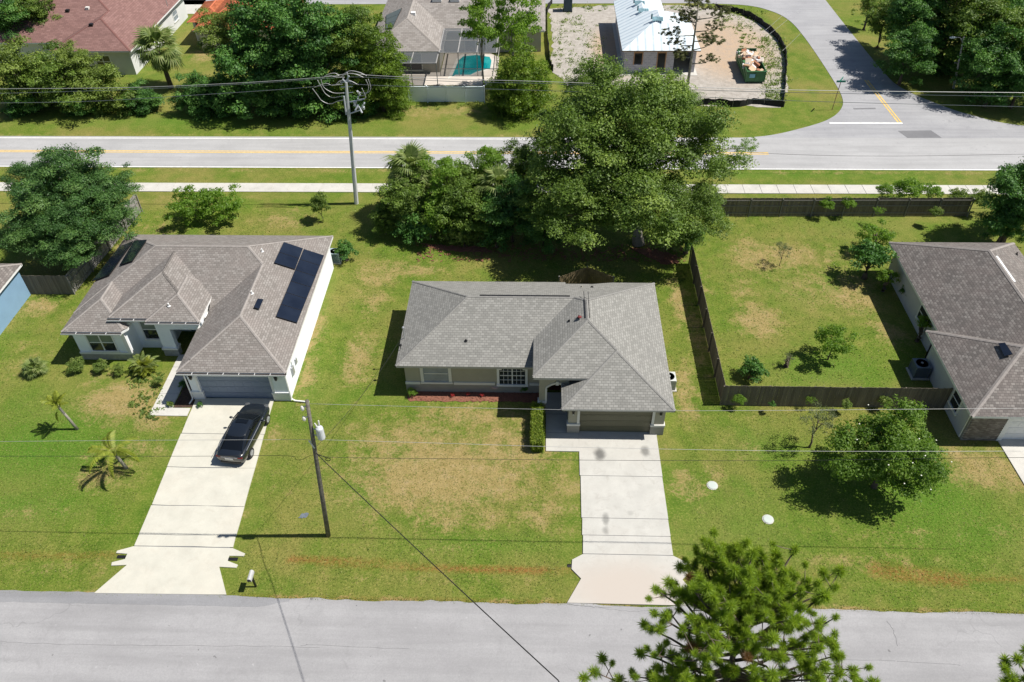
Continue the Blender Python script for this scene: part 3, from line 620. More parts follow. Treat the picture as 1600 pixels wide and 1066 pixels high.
MB().box(.06, 35.53, 0, ax0+.04, 35.88, .95).build('column_base', MS['taupe'], H1); MB().box(.03, 35.5, .951, ax0+.07, 35.91, 1.08).build('column_band', M_['offwhite'], H1)
# wainscot, band
MB().wb('F', 37.38, -8.75, .12, 0, .72, .002, .05).build('wainscot', MS['taupe'], H1)
MB().wb('F', 37.38, -8.76, -7.78, .721, .93, .002, .07).build('wall_band', M_['offwhite'], H1)
MB().wb('F', 37.38, -5.55, -2.8, .721, .93, .002, .07).build('wall_band', M_['offwhite'], H1); MB().wb('F', 37.38, -.52, .12, .721, .93, .002, .07).build('wall_band', M_['offwhite'], H1)
window(H1, 'F', 37.38, -7.5, -5.85, .95, 2.45, M_['offwhite'], M_['screen'], 1, 2, 0, casing=.2, label='shaded single window with insect screen on the lower sash')
window(H1, 'F', 37.38, -2.05, -.78, .8, 2.45, M_['white'], M_['glass'], 2, 4, 2, casing=.16, arch=True, label='arched double window with white muntins') if 0 else window(H1, 'F', 37.38, -2.5, -.8, .8, 2.4, M_['white'], M_['glass'], 2, 4, 3, casing=.16, arch=True, label='arched double window with white muntins')
# garage front trim
garage(H1, 2.66, 7.14, 2.18, 33.85, MS['olive'], 'olive brown sectional garage door', 4)
MB().box(2.5, 33.80, .93, 2.66, 33.849, 2.58).box(7.14, 33.80, .93, 7.3, 33.849, 2.58).box(2.661, 33.80, 2.16, 7.139, 33.848, 2.3).build('garage_trim', M_['offwhite'], H1)
for a, b in ((1.9, 2.68), (7.12, 7.97)):
    MB().box(a, 33.78, 0, b, 34.12, .78).build('pier_base', MS['taupe'], H1); MB().box(a-.03, 33.75, .781, b+.03, 34.14, .93).build('pier_band', M_['offwhite'], H1)
for u in (2.25, 7.62): wall_lamp(H1, 'F', 33.85, u, 2.1)
# front door and porch
dr = MB().box(.75, 38.5, .02, 1.75, 38.59, 2.3).build('front_door', mat('dark_door', (.06, .02, .015), .5, .1, 3), H1); MB().box(.86, 38.47, 1.1, .92, 38.5, 1.2).build('handle', M_['steel'], dr)
tag(MB().box(.8, 37.6, .07, 1.7, 38.2, .09).build('door_mat', mat('dark_red_mat', (.08, .02, .018), .95, .3, 9)), 'dark red mat on the porch in front of the dark front door', 'door mat')
# service mast and dish
x, z = aty(628, 528, 39.5)
MB().tube([(-8.9, 39.5, 2.4), (-8.9, 39.5, 3.75)], .035, 8).blob((-8.9, 39.5, 3.8), .09, 8, 5).build('service_mast', M_['steel'], H1)
tag(MB().tube([(-9.0, 38.4, 2.9), (-9.0, 38.4, 3.2)], .025, 6).blob((-9.0, 38.4, 3.25), (.12, .1, .1), 8, 4).build('insulator', M_['black'], H1))
# ---------------------------------------------------------------- left house
H2 = thing('house', 'pale blue house with brown grey roof, black solar panels and black car in front', 'house', (-24, 44, 0))
zl = 2.9
rL = [hip(-32.4, -16.05, 41.7, 51.3, zl, .5, 'LRFB'), hip(-32.4, -27.95, 39.75, 45, zl, .5, 'LRF', poly=[(-32.4, 39.75), (-28.25, 39.75), (-27.95, 40.15), (-27.95, 45), (-32.4, 45)]),
      hip(-23.15, -16.05, 36.0, 46, zl, .5, 'LRF'),
      hip(-29.3, -22.95, 40.5, 47, 3.5, .5, 'LRF'), hip(-26.55, -22.85, 40.18, 44, 3.52, .5, 'LRF')]
roof(H2, rL, MS['left'], MS['lcap'], capw=.1)
eaves(H2, [((-23.15, 36.0), (-16.05, 36.0), zl), ((-32.4, 39.75), (-28.25, 39.75), zl), ((-29.3, 40.5), (-26.56, 40.5), 3.5), ((-26.55, 40.18), (-22.85, 40.18), 3.52)], M_['white'], gutter=True)
eaves(H2, [((-16.05, 36.0), (-16.05, 51.3), zl), ((-16.1, 51.3), (-32.35, 51.3), zl), ((-32.4, 51.3), (-32.4, 39.8), zl), ((-28.25, 39.75), (-27.95, 40.15), zl), ((-27.95, 40.15), (-27.95, 41.4), zl),
           ((-29.3, 43.0), (-29.3, 40.55), 3.5), ((-22.85, 40.2), (-22.85, 43.6), 3.52), ((-23.15, 43.2), (-23.15, 36.05), zl)], M_['white'],
      soff=[(-23.15, 36.0, -16.05, 38, zl), (-32.4, 39.8, -28.3, 51.2, zl), (-28, 41.5, -16.05, 51.3, zl), (-26.5, 40.2, -22.9, 42, 3.5), (-29.2, 40.6, -26.5, 41.4, 3.5)])
w = MB().prism([(-32.05, 40.15), (-28.3, 40.15), (-28.3, 50.95), (-32.05, 50.95)], 0, 2.75).prism([(-28.3, 41.4), (-26.3, 41.4), (-26.3, 47.5), (-28.3, 47.5)], 0, 3.35).prism([(-28.3, 47.51), (-26.3, 47.51), (-26.3, 50.95), (-28.3, 50.95)], 0, 2.75)
w.prism([(-26.3, 43.2), (-22.9, 43.2), (-22.9, 47.5), (-26.3, 47.5)], 0, 3.35).prism([(-22.9, 38), (-16.4, 38), (-16.4, 50.95), (-22.9, 50.95)], 0, 2.75)
w.box(-22.85, 36.4, 0, -22.2, 36.6, 2.75).box(-17.45, 36.4, 0, -16.4, 36.6, 2.75).box(-22.2, 36.4, 2.2, -17.45, 36.6, 2.75).box(-22.85, 36.6, 0, -22.7, 38, 2.75).box(-16.55, 36.6, 0, -16.4, 38, 2.75)
w.box(-26.3, 40.6, 0, -25.35, 41.0, 3.35).box(-25.35, 40.6, 2.45, -23.5, 41.0, 3.35).box(-23.5, 40.6, 0, -22.95, 41.0, 3.35).box(-26.3, 41.0, 0, -26.1, 43.2, 3.35)
w.build('wall', MS['bluewhite'], H2)
MB().box(-25.33, 43.15, .05, -23.5, 43.199, 2.3).build('porch_wall', mat('teal_grey_wall', (.22, .29, .33), .8), H2)
dd = MB().box(-24.6, 43.08, .05, -23.7, 43.149, 2.2).build('front_door', mat('dark_navy_door', (.03, .04, .05), .4), H2)
MB().wb('F', 40.15, -32.08, -28.27, 0, .55, .002, .06).build('stone_base', MS['base'], H2); MB().wb('F', 40.15, -32.1, -28.25, .551, .7, .002, .09).build('stone_cap', M_['white'], H2)
MB().box(-26.36, 40.55, 0, -25.3, 41.05, .6).build('column_base', MS['base'], H2); MB().box(-26.4, 40.5, .601, -25.26, 41.1, .74).build('column_cap', M_['white'], H2)
MB().box(-28.55, 39.95, .7, -28.28, 40.149, 2.72).build('corner_board', M_['white'], H2)
for a, b in ((-22.9, -22.15), (-17.5, -16.36)): MB().box(a, 36.33, 0, b, 36.62, .62).build('pier_base', MS['base'] if 0 else M_['white'], H2); MB().box(a-.03, 36.3, .621, b+.03, 36.64, .74).build('pier_cap', M_['white'], H2)
MB().box(-22.35, 36.34, .74, -22.2, 36.399, 2.74).box(-17.45, 36.34, .74, -17.3, 36.399, 2.74).box(-22.19, 36.34, 2.2, -17.46, 36.398, 2.35).build('garage_trim', M_['white'], H2)
garage(H2, -22.18, -17.47, 2.18, 36.4, MS['greydoor'], 'slate grey sectional garage door', 4)
for u in (-22.55, -16.95): wall_lamp(H2, 'F', 36.4, u, 2.15)
window(H2, 'F', 40.15, -31.1, -29.35, .85, 2.35, M_['white'], M_['glass'], 2, 2, 0, casing=.1, pane2=M_['blind'])
window(H2, 'F', 41.4, -27.75, -26.75, .9, 2.6, M_['white'], M_['glass'], 1, 2, 0, casing=.1, pane2=M_['blind'])
for u in (-25.6, -23.2): MB().bar((u, 40.6, 3.0), (u, 40.32, 3.3), .1, .1).build('bracket', M_['black'], H2)
for (x, y, dx, dy) in ((-16.3, 36.25, 1.2, -.1), (-22.95, 36.25, -.1, -.4)):
    MB().tube([(x, y, 2.72), (x, y+.05, 2.5), (x, y+.05, .25), (x+dx*.2, y, .12), (x+dx, y+dy, .1)], .05, 6).build('downspout', M_['white'], H2)
MB().box(-16.399, 37.6, 1.1, -16.25, 37.95, 1.75).tube([(-16.3, 37.8, 1.75), (-16.3, 37.8, 2.7)], .03, 6).build('electric_meter', MS['bluewhite'] if 0 else M_['steel'], H2)
MB().box(-16.399, 38.6, 1.2, -16.28, 38.85, 1.6).build('utility_box', M_['steel'], H2)
for px, py, z in ((412, 401, 4.4), (392, 452, 5.0), (268, 488, 3.5)):
    x, y = at(px, py, z); zz = roof_height(rL, x, y); vent_pipe(H2, x, y, zz, M_['white'], .25)
def on_roof(rects, px, py, z0=4.0):
    z = z0
    for _ in range(16):
        x, y = at(px, py, z); h_ = roof_height(rects, x, y)
        if h_ > -100: z = .5*z+.5*h_
    return Vector((x, y, z))
def slope_at(rects, x, y):
    h = roof_height(rects, x, y); a = (roof_height(rects, x+.02, y)-h)/.02; b = (roof_height(rects, x, y+.02)-h)/.02; return (a, b, h-a*x-b*y)
def on_plane(p, px, py):
    z = 4.0
    for _ in range(20): x, y = at(px, py, z); z = .6*z+.4*(p[0]*x+p[1]*y+p[2])
    return Vector((x, y, z))
def solar(parent, rects, quad, nu, nv, plane=None, label=None, nm='solar_panel', lift=.12, skip=()):
    if plane is None: x, y, z = on_roof(rects, sum(q[0] for q in quad)/4, sum(q[1] for q in quad)/4); plane = slope_at(rects, x, y)
    A, B, C, D = [on_plane(plane, *q) for q in quad]   # roof corners: A->B top, D->C bottom
    e1 = (B-A); e2 = (D-A); nrm = e1.cross(e2).normalized()
    if nrm.z < 0: nrm = -nrm
    for i in range(nu):
        for j in range(nv):
            if (i, j) in skip: continue
            q = []
            for (u, v) in ((i, j), (i+1, j), (i+1, j+1), (i, j+1)):
                u_, v_ = u/nu, v/nv; q.append((A*(1-u_)+B*u_)*(1-v_)+(D*(1-u_)+C*u_)*v_)
            cen = sum(q, Vector())/4; q2 = [cen+(p-cen)*.985 for p in q]; q3 = [cen+(p-cen)*.955 for p in q]
            fr = MB().add([p+nrm*lift for p in q2]+[p+nrm*(lift-.04) for p in q2], [(0, 1, 2, 3), (7, 6, 5, 4), (0, 4, 5, 1), (1, 5, 6, 2), (2, 6, 7, 3), (3, 7, 4, 0)])
            o = fr.build(nm, M_['black'], parent)
            MB().add([p+nrm*(lift+.004) for p in q3], [(0, 1, 2, 3)]).build('cells', M_['pv'], o)
def pvmat():
    M, nt, b, P = newmat('photovoltaic_cells', .18, .6)
    c = ramp(nt, noise(nt, P, .6, 3), [(.35, (.006, .009, .018)), (.65, (.012, .017, .03))]); nt.links.new(c, b.inputs['Base Color'])
    b.inputs['Coat Weight'].default_value = .3; return M
M_['pv'] = pvmat()
z2 = lambda x, y: (300+x/6.384, 350+y/6.384)
solar(H2, rL, [z2(1110, 260), z2(1315, 325), z2(1045, 1000), z2(830, 935)], 1, 6)
solar(H2, rL, [z2(910, 190), z2(1105, 255), z2(1025, 465), z2(812, 398)], 1, 2)
z1 = lambda x, y: (80+x/6.384, 350+y/6.384)
solar(H2, rL, [z1(840, 175), z1(965, 168), z1(820, 380), z1(690, 425)], 1, 2)
solar(H2, rL, [z1(690, 235), z1(830, 180), z1(590, 520), z1(415, 585)], 1, 3)
solar(H2, rL, [z2(648, 762), z2(708, 768), z2(665, 868), z2(608, 850)], 1, 1, nm='skylight', lift=.18)
# ---------------------------------------------------------------- far left house corner
H3 = thing('house', 'blue stucco house corner with grey shingle roof at the left edge of the picture', 'house', (-46, 44, 0))
x1, y1 = at(34, 412, 2.7)
r3 = [hip(-56, x1, 34.5, y1, 2.7, .5, 'LRFB')]
roof(H3, r3, MS['right'], MS['rcap']); eaves(H3, [((-56, 34.5), (x1, 34.5), 2.7), ((x1, 34.5), (x1, y1), 2.7), ((x1-.05, y1), (-56, y1), 2.7)], M_['white'], soff=[(-56, 34.5, x1, y1, 2.7)])
MB().prism([(-55.6, 34.9), (x1-.25, 34.9), (x1-.25, y1-.4), (-55.6, y1-.4)], 0, 2.58).build('wall', MS['blue'], H3)
# ---------------------------------------------------------------- right house
H4 = thing('house', 'brick front house with mottled brown shingle roof and white garage door, at the right edge', 'house', (30, 42, 0))
zr = 2.7
rR = [hip(26.76, 36.1, 38, 51.25, zr, .56, 'LRB'), hip(25.98, 38, 33.25, 41.0, zr, .56, 'LFB'), ]
rR[0] = hip(26.76, 36.1, 33.25, 51.25, zr, .56, 'LRFB')
roof(H4, rR, MS['right'], MS['rcap'], capw=.13)
eaves(H4, [((25.98, 41.0), (25.98, 33.25), zr), ((25.98, 33.25), (38, 33.25), zr), ((26.7, 41.0), (25.98, 41.0), zr), ((26.76, 51.25), (26.76, 41.05), zr), ((36.1, 51.25), (26.76, 51.25), zr)], M_['white'],
      soff=[(25.98, 33.25, 38, 41, zr), (26.76, 41, 36.1, 51.25, zr)])
MB().prism([(27.2, 40.6), (35.6, 40.6), (35.6, 50.8), (27.2, 50.8)], 0, 2.56).box(26.42, 33.98, 0, 26.6, 40.6, 2.56).box(26.42, 40.42, 0, 37, 40.6, 2.55).box(28.6, 33.72, 2.2, 37, 33.9, 2.56).build('wall', mat('light_grey_siding', (.5, .5, .52), .8, .06, 1), H4)
M_['brick'] = None
def brickmat():
    M, nt, b, P = newmat('grey_tan_brick', .9, .15); c = ramp(nt, nt.nodes.new('ShaderNodeObjectInfo').outputs['Random'], [(0, (.15, .125, .11)), (.5, (.21, .18, .16)), (1, (.30, .265, .24))]); nt.links.new(c, b.inputs['Base Color']); return M
BM = brickmat(); bw, bh = .19, .0795
core = MB().box(26.45, 33.76, 0, 28.6, 33.97, 2.56).build('brick_wall', mat('mortar', (.33, .31, .29), .95, .1, 6), H4)
bme = MB().box(-bw/2, -.05, -bh/2, bw/2, 0, bh/2).mesh('brick', BM); off = origin(core)
k = 0
for row in range(29):
    for i in range(11):
        x = 26.55+i*.2+(.1 if row % 2 else 0)
        if x > 28.55 or k >= 300: continue
        link('brick', bme, core, (x-off.x, 33.76-off.y, .06+row*.0875-off.z)); k += 1
garage(H4, 28.9, 37, 2.2, 33.72, M_['white'], 'white sectional garage door', 4, cols=16); MB().box(28.6, 33.7, 0, 28.9, 33.86, 2.2).build('garage_trim', M_['white'], H4)
A, B = at(1558, 401, 5.2), at(1588, 437, 5.2); MB().bar((31.75, 46.1, 5.12), (31.75, 43.2, 5.12), .14, .14).build('ridge_vent', M_['white'], H4)
zq = lambda x, y: (1420+x/8.883, 500+y/8.883)
solar(H4, rR, [zq(1245, 345), zq(1340, 335), zq(1450, 500), zq(1330, 530)], 1, 1, nm='skylight', lift=.16)
MB().tube([(26.5, 33.85, 2.5), (26.38, 33.9, 2.3), (26.38, 33.9, .15)], .045, 6).build('downspout', M_['white'], H4)
x, y, z = on_roof(rR, 1588, 398); vent_pipe(H4, x, y, z, M_['black'], .2)
window(H4, 'L', 26.42, 35.2, 36.2, .9, 2.1, M_['white'], M_['glass'], 1, 2)
window(H4, 'L', 27.2, 43.2, 44.6, .9, 2.1, M_['white'], M_['glass'], 1, 2)
# ---------------------------------------------------------------- red roofed house, top left
H5 = thing('house', 'white walled house with dusty red shingle roof at the top left', 'house', (-54, 95, 0))
r5 = [hip(-66, -46.0, 89.3, 106, 3, .42, 'LRFB'), hip(-55.3, -46.0, 86.9, 98, 3, .42, 'LRF')]
roof(H5, r5, MS['red'], mat('dark_red_ridge', (.16, .075, .065), .9, .2, 5), capw=.12)
eaves(H5, [((-46, 86.9), (-46, 106), 3), ((-55.3, 86.9), (-46, 86.9), 3), ((-55.3, 89.3), (-55.3, 86.9), 3), ((-66, 89.3), (-55.3, 89.3), 3)], M_['white'], soff=[(-66, 89.3, -46, 106, 3), (-55.3, 86.9, -46, 90, 3)])
MB().prism([(-65.4, 89.9), (-54.7, 89.9), (-54.7, 87.5), (-46.5, 87.5), (-46.5, 105.4), (-65.4, 105.4)], 0, 2.88).build('wall', mat('grey_white_stucco', (.6, .6, .6), .8, .05, 1), H5)
window(H5, 'R', -46.5, 89.2, 90.2, 1, 2, M_['white'], M_['screen'], 1, 2); window(H5, 'R', -46.5, 101, 102.4, 1, 2.1, M_['white'], M_['screen'], 1, 2)
window(H5, 'F', 87.5, -50.6, -49, .9, 2.2, M_['white'], M_['glass'], 2, 2); window(H5, 'F', 89.9, -62.5, -61, 1, 2.2, M_['white'], M_['glass'], 1, 2)
for px, py in ((106, 18), (137, 14), (143, 40)):
    p = on_roof(r5, px, py); MB().box(p.x-.2, p.y-.2, p.z-.1, p.x+.2, p.y+.2, p.z+.22).build('roof_vent', M_['offwhite'] if py == 14 else M_['black'], H5)
p = on_roof(r5, 262, 10); MB().tube([(p.x, p.y, p.z), (p.x, p.y, p.z+1.4)], .04, 6).build('mast', M_['steel'], H5)
# ---------------------------------------------------------------- orange tiled house behind the trees
H6 = thing('house', 'pale house with bright orange tiled roof, mostly hidden by trees at the top left', 'house', (-34, 98, 0))
MS['tile'] = shingle('orange_clay_tiles', (.26, .075, .035), (.36, .11, .05), (.44, .16, .08), (.36, .12, .06), row=.3, tab=.3, hue=.3)
xo, yo = at(297, 48, 2.8)
r6 = [hip(-41.2, -30, 93.5, 106, 2.8, .42, 'LRFB'), hip(-42.7, -38, 96.0, 103, 2.8, .42, 'LRFB')]
roof(H6, r6, MS['tile'], MS['tile'] if 0 else mat('orange_ridge_tiles', (.45, .13, .06), .8)); eaves(H6, [((-41.2, 93.5), (-30, 93.5), 2.8), ((-42.7, 103), (-42.7, 96), 2.8)], M_['white'])
MB().prism([(-40.8, 94), (-30.5, 94), (-30.5, 105.5), (-40.8, 105.5)], 0, 2.7).prism([(-42.2, 96.4), (-41.9, 96.4), (-41.9, 102.6), (-42.2, 102.6)], 0, 2.7).build('wall', mat('cream_stucco', (.55, .53, .48), .8, .05, 1), H6)
# ---------------------------------------------------------------- pool house
H7 = thing('house', 'taupe shingle roofed house with skylights and screened pool, top middle', 'house', (-10, 98, 0))
r7 = [hip(-19.5, -11.0, 87.5, 106, 2.7, .5, 'LRFB'), hip(-19.5, .5, 93.4, 107, 2.7, .45, 'LRFB')]
roof(H7, r7, MS['grey'], mat('taupe_ridge', (.27, .245, .225), .9, .1, 5)); eaves(H7, [((-19.5, 87.5), (-11, 87.5), 2.7), ((-11, 87.5), (-11, 93.4), 2.7), ((-11, 93.4), (.5, 93.4), 2.7), ((.5, 93.4), (.5, 107), 2.7), ((-19.5, 106), (-19.5, 87.5), 2.7)], M_['offwhite'])
MB().prism([(-19, 88), (-11.5, 88), (-11.5, 93.9), (0, 93.9), (0, 106), (-19, 106)], 0, 2.62).build('wall', mat('beige_far_wall', (.42, .39, .34), .85, .05, 1), H7)
for q in ((683, 0), (711, 0)): p = on_roof(r7, *q); MB().box(p.x-.55, p.y-.4, p.z-.1, p.x+.55, p.y+.6, p.z+.25).build('skylight', M_['white'], H7)
p = on_roof(r7, 646, 23); MB().box(p.x-.25, p.y-.25, p.z-.1, p.x+.25, p.y+.25, p.z+.3).build('skylight', M_['white'], H7)
solar(H7, r7, [(604, 25), (629, 14), (614, 45), (604, 46)], 1, 3, nm='pool_heater_panel')
window(H7, 'F', 93.9, -9, -6.5, .2, 2.2, M_['offwhite'], M_['glass'], 2, 1); window(H7, 'F', 88, -16, -13.5, .4, 2.2, M_['offwhite'], M_['glass'], 2, 1)
# pool, deck and screen cage
MD = concrete('pool_deck_paving', (.52, .47, .42), amt=.3)
deck = struct(MB().prism([(-16.9, 84.6), (-5.2, 84.6), (-4.9, 87), (-4.9, 92.2), (-6.5, 93.9), (-11.4, 93.9), (-11.4, 88), (-16.9, 88)], -.1, .06).build('pool_deck', MD))
pc = [at(*p) for p in ((712, 118), (706, 121), (717, 95), (724, 89), (745, 87), (765, 90), (768, 96), (766, 108), (757, 110), (745, 113), (735, 118))]
cen = (sum(p[0] for p in pc)/len(pc), sum(p[1] for p in pc)/len(pc))
pool = struct(MB().prism([(cen[0]+(p[0]-cen[0])*1.18, cen[1]+(p[1]-cen[1])*1.18) for p in pc], -.1, .075).build('pool_coping', mat('pale_coping', (.6, .57, .52), .7)))
PW, nt, b, P = newmat('pool_water', .05, .5); nt.links.new(ramp(nt, noise(nt, P, .5, 3), [(.35, (.0, .22, .25)), (.7, (.04, .40, .40))]), b.inputs['Base Color']); nt.links.new(bumpn(nt, noise(nt, P, 4, 3), .3), b.inputs['Normal'])
struct(MB().prism(pc, .0, .08).build('pool_water', PW))
CG = thing('pool_screen_cage', 'dark bronze screen enclosure over the turquoise swimming pool', 'enclosure', (-8, 90, 0))
SM = bpy.data.materials.new('insect_screen'); SM.use_nodes = True; nt = SM.node_tree; b = nt.nodes['Principled BSDF']; b.inputs['Base Color'].default_value = (.10, .11, .12, 1); b.inputs['Alpha'].default_value = .62; b.inputs['Roughness'].default_value = .7
SM2 = bpy.data.materials.new('thin_screen'); SM2.use_nodes = True; b = SM2.node_tree.nodes['Principled BSDF']; b.inputs['Base Color'].default_value = (.08, .09, .09, 1); b.inputs['Alpha'].default_value = .16
fr = MB(); X0, X1, Y0, Y1, ZT = -11.3, -4.9, 87.0, 93.3, 2.75
bz = mat('bronze_frame', (.09, .08, .07), .5)
for x in (X0, -9.2, -7.1, X1): fr.bar((x, Y0, 0), (x, Y0, ZT), .08, .08)
for x in (X0, -9.2, -7.1, X1): fr.bar((x, Y0, ZT), (x, Y1, ZT+.25), .12, .1)
for y, z in ((Y0, ZT), (90.1, ZT+.12), (Y1, ZT+.25)): fr.bar((X0, y, z), (X1, y, z), .08, .08)
fr.bar((X0, Y0, .9), (X1, Y0, .9), .06, .06); fr.bar((X1, Y0, .9), (X1, Y1, .9), .06, .06); fr.bar((X1, Y1, 0), (X1, Y1, ZT+.2), .08, .08)
for x in (-16.6, -14.2, -11.4): fr.bar((x, 84.6, 0), (x, 84.6, 2.55), .08, .08); fr.bar((x, 84.6, 2.55), (x, 87.45, 2.6), .1, .1)
fr.bar((-16.6, 84.6, 2.55), (-11.4, 84.6, 2.55), .08, .08)
fr.build('cage_frame', mat('grey_beige_frame', (.3, .29, .28), .5), CG)
for a, b_ in ((X0, -9.2), (-9.2, -7.1), (-7.1, X1)): MB().add([(a+.05, Y0+.05, ZT+.01), (b_-.05, Y0+.05, ZT+.01), (b_-.05, Y1, ZT+.24), (a+.05, Y1, ZT+.24)], [(0, 1, 2, 3)]).build('roof_screen', SM, CG)
for a, b_ in ((-16.6, -14.2), (-14.2, -11.4)): MB().add([(a+.05, 84.65, 2.56), (b_-.05, 84.65, 2.56), (b_-.05, 87.4, 2.61), (a+.05, 87.4, 2.61)], [(0, 1, 2, 3)]).build('roof_screen', SM, CG)
MB().add([(X0, Y0+.02, .05), (X1, Y0+.02, .05), (X1, Y0+.02, ZT), (X0, Y0+.02, ZT)], [(0, 1, 2, 3)]).build('wall_screen', SM2, CG)
# ---------------------------------------------------------------- house under construction
H8 = thing('unfinished_house', 'unfinished block house under pale blue white roof sheeting, on the sandy lot', 'house', (13, 95, 0))
def sheetmat():
    M, nt, b, P = newmat('roof_sheeting', .35, .5); uv = nt.nodes.new('ShaderNodeUVMap'); uv.uv_map = 'UVMap'
    mp = nt.nodes.new('ShaderNodeMapping'); nt.links.new(uv.outputs[0], mp.inputs[0])
    w = nt.nodes.new('ShaderNodeTexWave'); w.bands_direction = 'X'; w.inputs['Scale'].default_value = .36; nt.links.new(mp.outputs[0], w.inputs[0])
    c = ramp(nt, w.outputs['Fac'], [(.05, (.42, .5, .56)), (.18, (.58, .66, .72)), (.9, (.66, .73, .77))])
    c = mixc(nt, mrange(nt, noise(nt, P, 1.3, 4), .45, .7, 0, .35), c, (.75, .78, .8)); nt.links.new(c, b.inputs['Base Color']); return M
r8 = [hip(9.0, 17.65, 87.5, 98.2, 2.75, .5, 'LRFB'), hip(9.0, 14.9, 91, 103, 2.75, .5, 'LRB')]
roof(H8, r8, sheetmat()); eaves(H8, [((9, 103), (9, 87.5), 2.75), ((9, 87.5), (17.65, 87.5), 2.75), ((17.65, 87.5), (17.65, 98.2), 2.75)], mat('raw_wood_fascia', (.3, .2, .12), .8), h=.12)
w = MB(); xs = [9.4, 10.3, 11.3, 13.1, 14.2, 15.4, 17.25]
yw = 88.0
w.box(9.4, yw, 0, 10.4, yw+.2, 2.65).box(10.4, yw, 0, 11.4, yw+.2, .95).box(10.4, yw, 2.3, 11.4, yw+.2, 2.65).box(11.4, yw, 0, 13.0, yw+.2, 2.65).box(13.0, yw, 2.3, 14.0, yw+.2, 2.65).box(14.0, yw, 0, 14.9, yw+.2, 2.65)
w.box(14.9, yw, 2.4, 16.9, yw+.2, 2.65).box(16.9, yw, 0, 17.3, yw+.2, 2.65).box(9.4, yw+.2, 0, 9.6, 102.6, 2.65).box(17.1, yw+.2, 0, 17.3, 97.8, 2.65).box(9.6, 102.4, 0, 14.5, 102.6, 2.65).box(14.3, 97.6, 0, 14.5, 102.4, 2.65).box(14.5, 97.6, 0, 17.1, 97.8, 2.65)
bk = bpy.data.materials.new('concrete_block'); bk.use_nodes = True; nt = bk.node_tree; b = nt.nodes['Principled BSDF']; b.inputs['Roughness'].default_value = .9
br = nt.nodes.new('ShaderNodeTexBrick'); g = nt.nodes.new('ShaderNodeNewGeometry'); mp = nt.nodes.new('ShaderNodeMapping'); mp.inputs['Rotation'].default_value = (R_(90), 0, 0); nt.links.new(g.outputs[0], mp.inputs[0]); nt.links.new(mp.outputs[0], br.inputs[0])
br.inputs['Scale'].default_value = 1; br.inputs['Brick Width'].default_value = .42; br.inputs['Row Height'].default_value = .21; br.inputs['Mortar Size'].default_value = .015
br.inputs['Color1'].default_value = (.36, .35, .38, 1); br.inputs['Color2'].default_value = (.48, .47, .5, 1); br.inputs['Mortar'].default_value = (.6, .58, .55, 1); nt.links.new(br.outputs[0], b.inputs['Base Color'])
w.build('block_wall', bk, H8)
wd = mat('raw_lumber', (.45, .26, .13), .8, .15, 4)
for a, b_, z in ((10.4, 11.4, .95), (13.0, 14.0, .0)): MB().box(a-.02, yw-.04, z, a+.08, yw-.002, 2.4).box(b_-.08, yw-.04, z, b_+.02, yw-.002, 2.4).box(a+.081, yw-.04, 2.28, b_-.081, yw-.002, 2.4).build('window_buck', wd, H8)
MB().prism([(9.0, 87.2), (17.6, 87.2), (17.6, 98), (14.8, 102.9), (9, 102.9)], -.1, .05).build('foundation', M_['walk'], H8)
fm = mat('blue_felt', (.12, .22, .26), .7, .3, 2)
for px, py in ((1004, 17), (998, 5), (1026, 30)):
    p = on_roof(r8, px, py); mb = MB()
    for t in range(5): a = -.5+t*.24; mb.add([(p.x+a, p.y+.2-.12*abs(a), p.z+.22), (p.x+a+.23, p.y+.2-.12*abs(a+.23), p.z+.22), (p.x+a+.23, p.y-.35-.4*abs(a+.23), p.z-.02), (p.x+a, p.y-.35-.4*abs(a), p.z-.02)], [(0, 1, 2, 3)])
    mb.tube([(p.x-.55, p.y+.1, p.z), (p.x-.55, p.y+.1, p.z+.55)], .1, 6); tag(mb.build('roofing_roll', fm), dict([(17, 'torn blue roofing felt, lower of two near the ridge of the unfinished house'), (5, 'torn blue roofing felt, farthest up the roof of the unfinished house'), (30, 'torn blue roofing felt, rightmost on the roof of the unfinished house')])[py], 'roofing felt', 'roofing felt on the unfinished roof')
# ---------------------------------------------------------------- fences
def board_fence(label, a, b, m_, h=1.83, side=1, rails=True, seed=0, bw=.14, gap=.008, post_every=2.4, split=6.0, joined=True, postm=None):
    """picket boards (real geometry, joined), with posts and rails as parts"""
    L = math.dist(a, b); tx, ty = (b[0]-a[0])/L, (b[1]-a[1])/L; nx_, ny_ = -ty*side, tx*side
    t = thing('wood_fence', label, 'fence', (a[0], a[1], 0)); rg = random.Random(seed)
    n = int(L/bw); mb = MB()
    for i in range(n):
        u = i*bw; hh = h+rg.uniform(-.025, .02); d = rg.uniform(-.006, .006)
        p0 = (a[0]+tx*u+nx_*d, a[1]+ty*u+ny_*d); p1 = (a[0]+tx*(u+bw-gap)+nx_*d, a[1]+ty*(u+bw-gap)+ny_*d)
        mb.prism([p0, p1, (p1[0]+nx_*.018, p1[1]+ny_*.018), (p0[0]+nx_*.018, p0[1]+ny_*.018)], .03, hh)
    bo = stuff(mb.build('boards', m_, t)); tv = np.repeat(np.array([rg.random() for _ in range(n)], np.float32), 8); bo.data.attributes.new('tint', 'FLOAT', 'POINT').data.foreach_set('value', tv)
    k = max(1, int(L/post_every))
    for i in range(k+1):
        u = L*i/k; x, y = a[0]+tx*u-nx_*.06, a[1]+ty*u-ny_*.06; MB().box(x-.045, y-.045, 0, x+.045, y+.045, h-.05).build('post', postm or m_, t)
    for z in (.35, h-.25, h*.58) if rails else ():
        p0 = (a[0]-nx_*.02, a[1]-ny_*.02, z); p1 = (b[0]-nx_*.02, b[1]-ny_*.02, z); MB().bar(p0, p1, .035, .09).build('rail', postm or m_, t)
    return t
F = M_
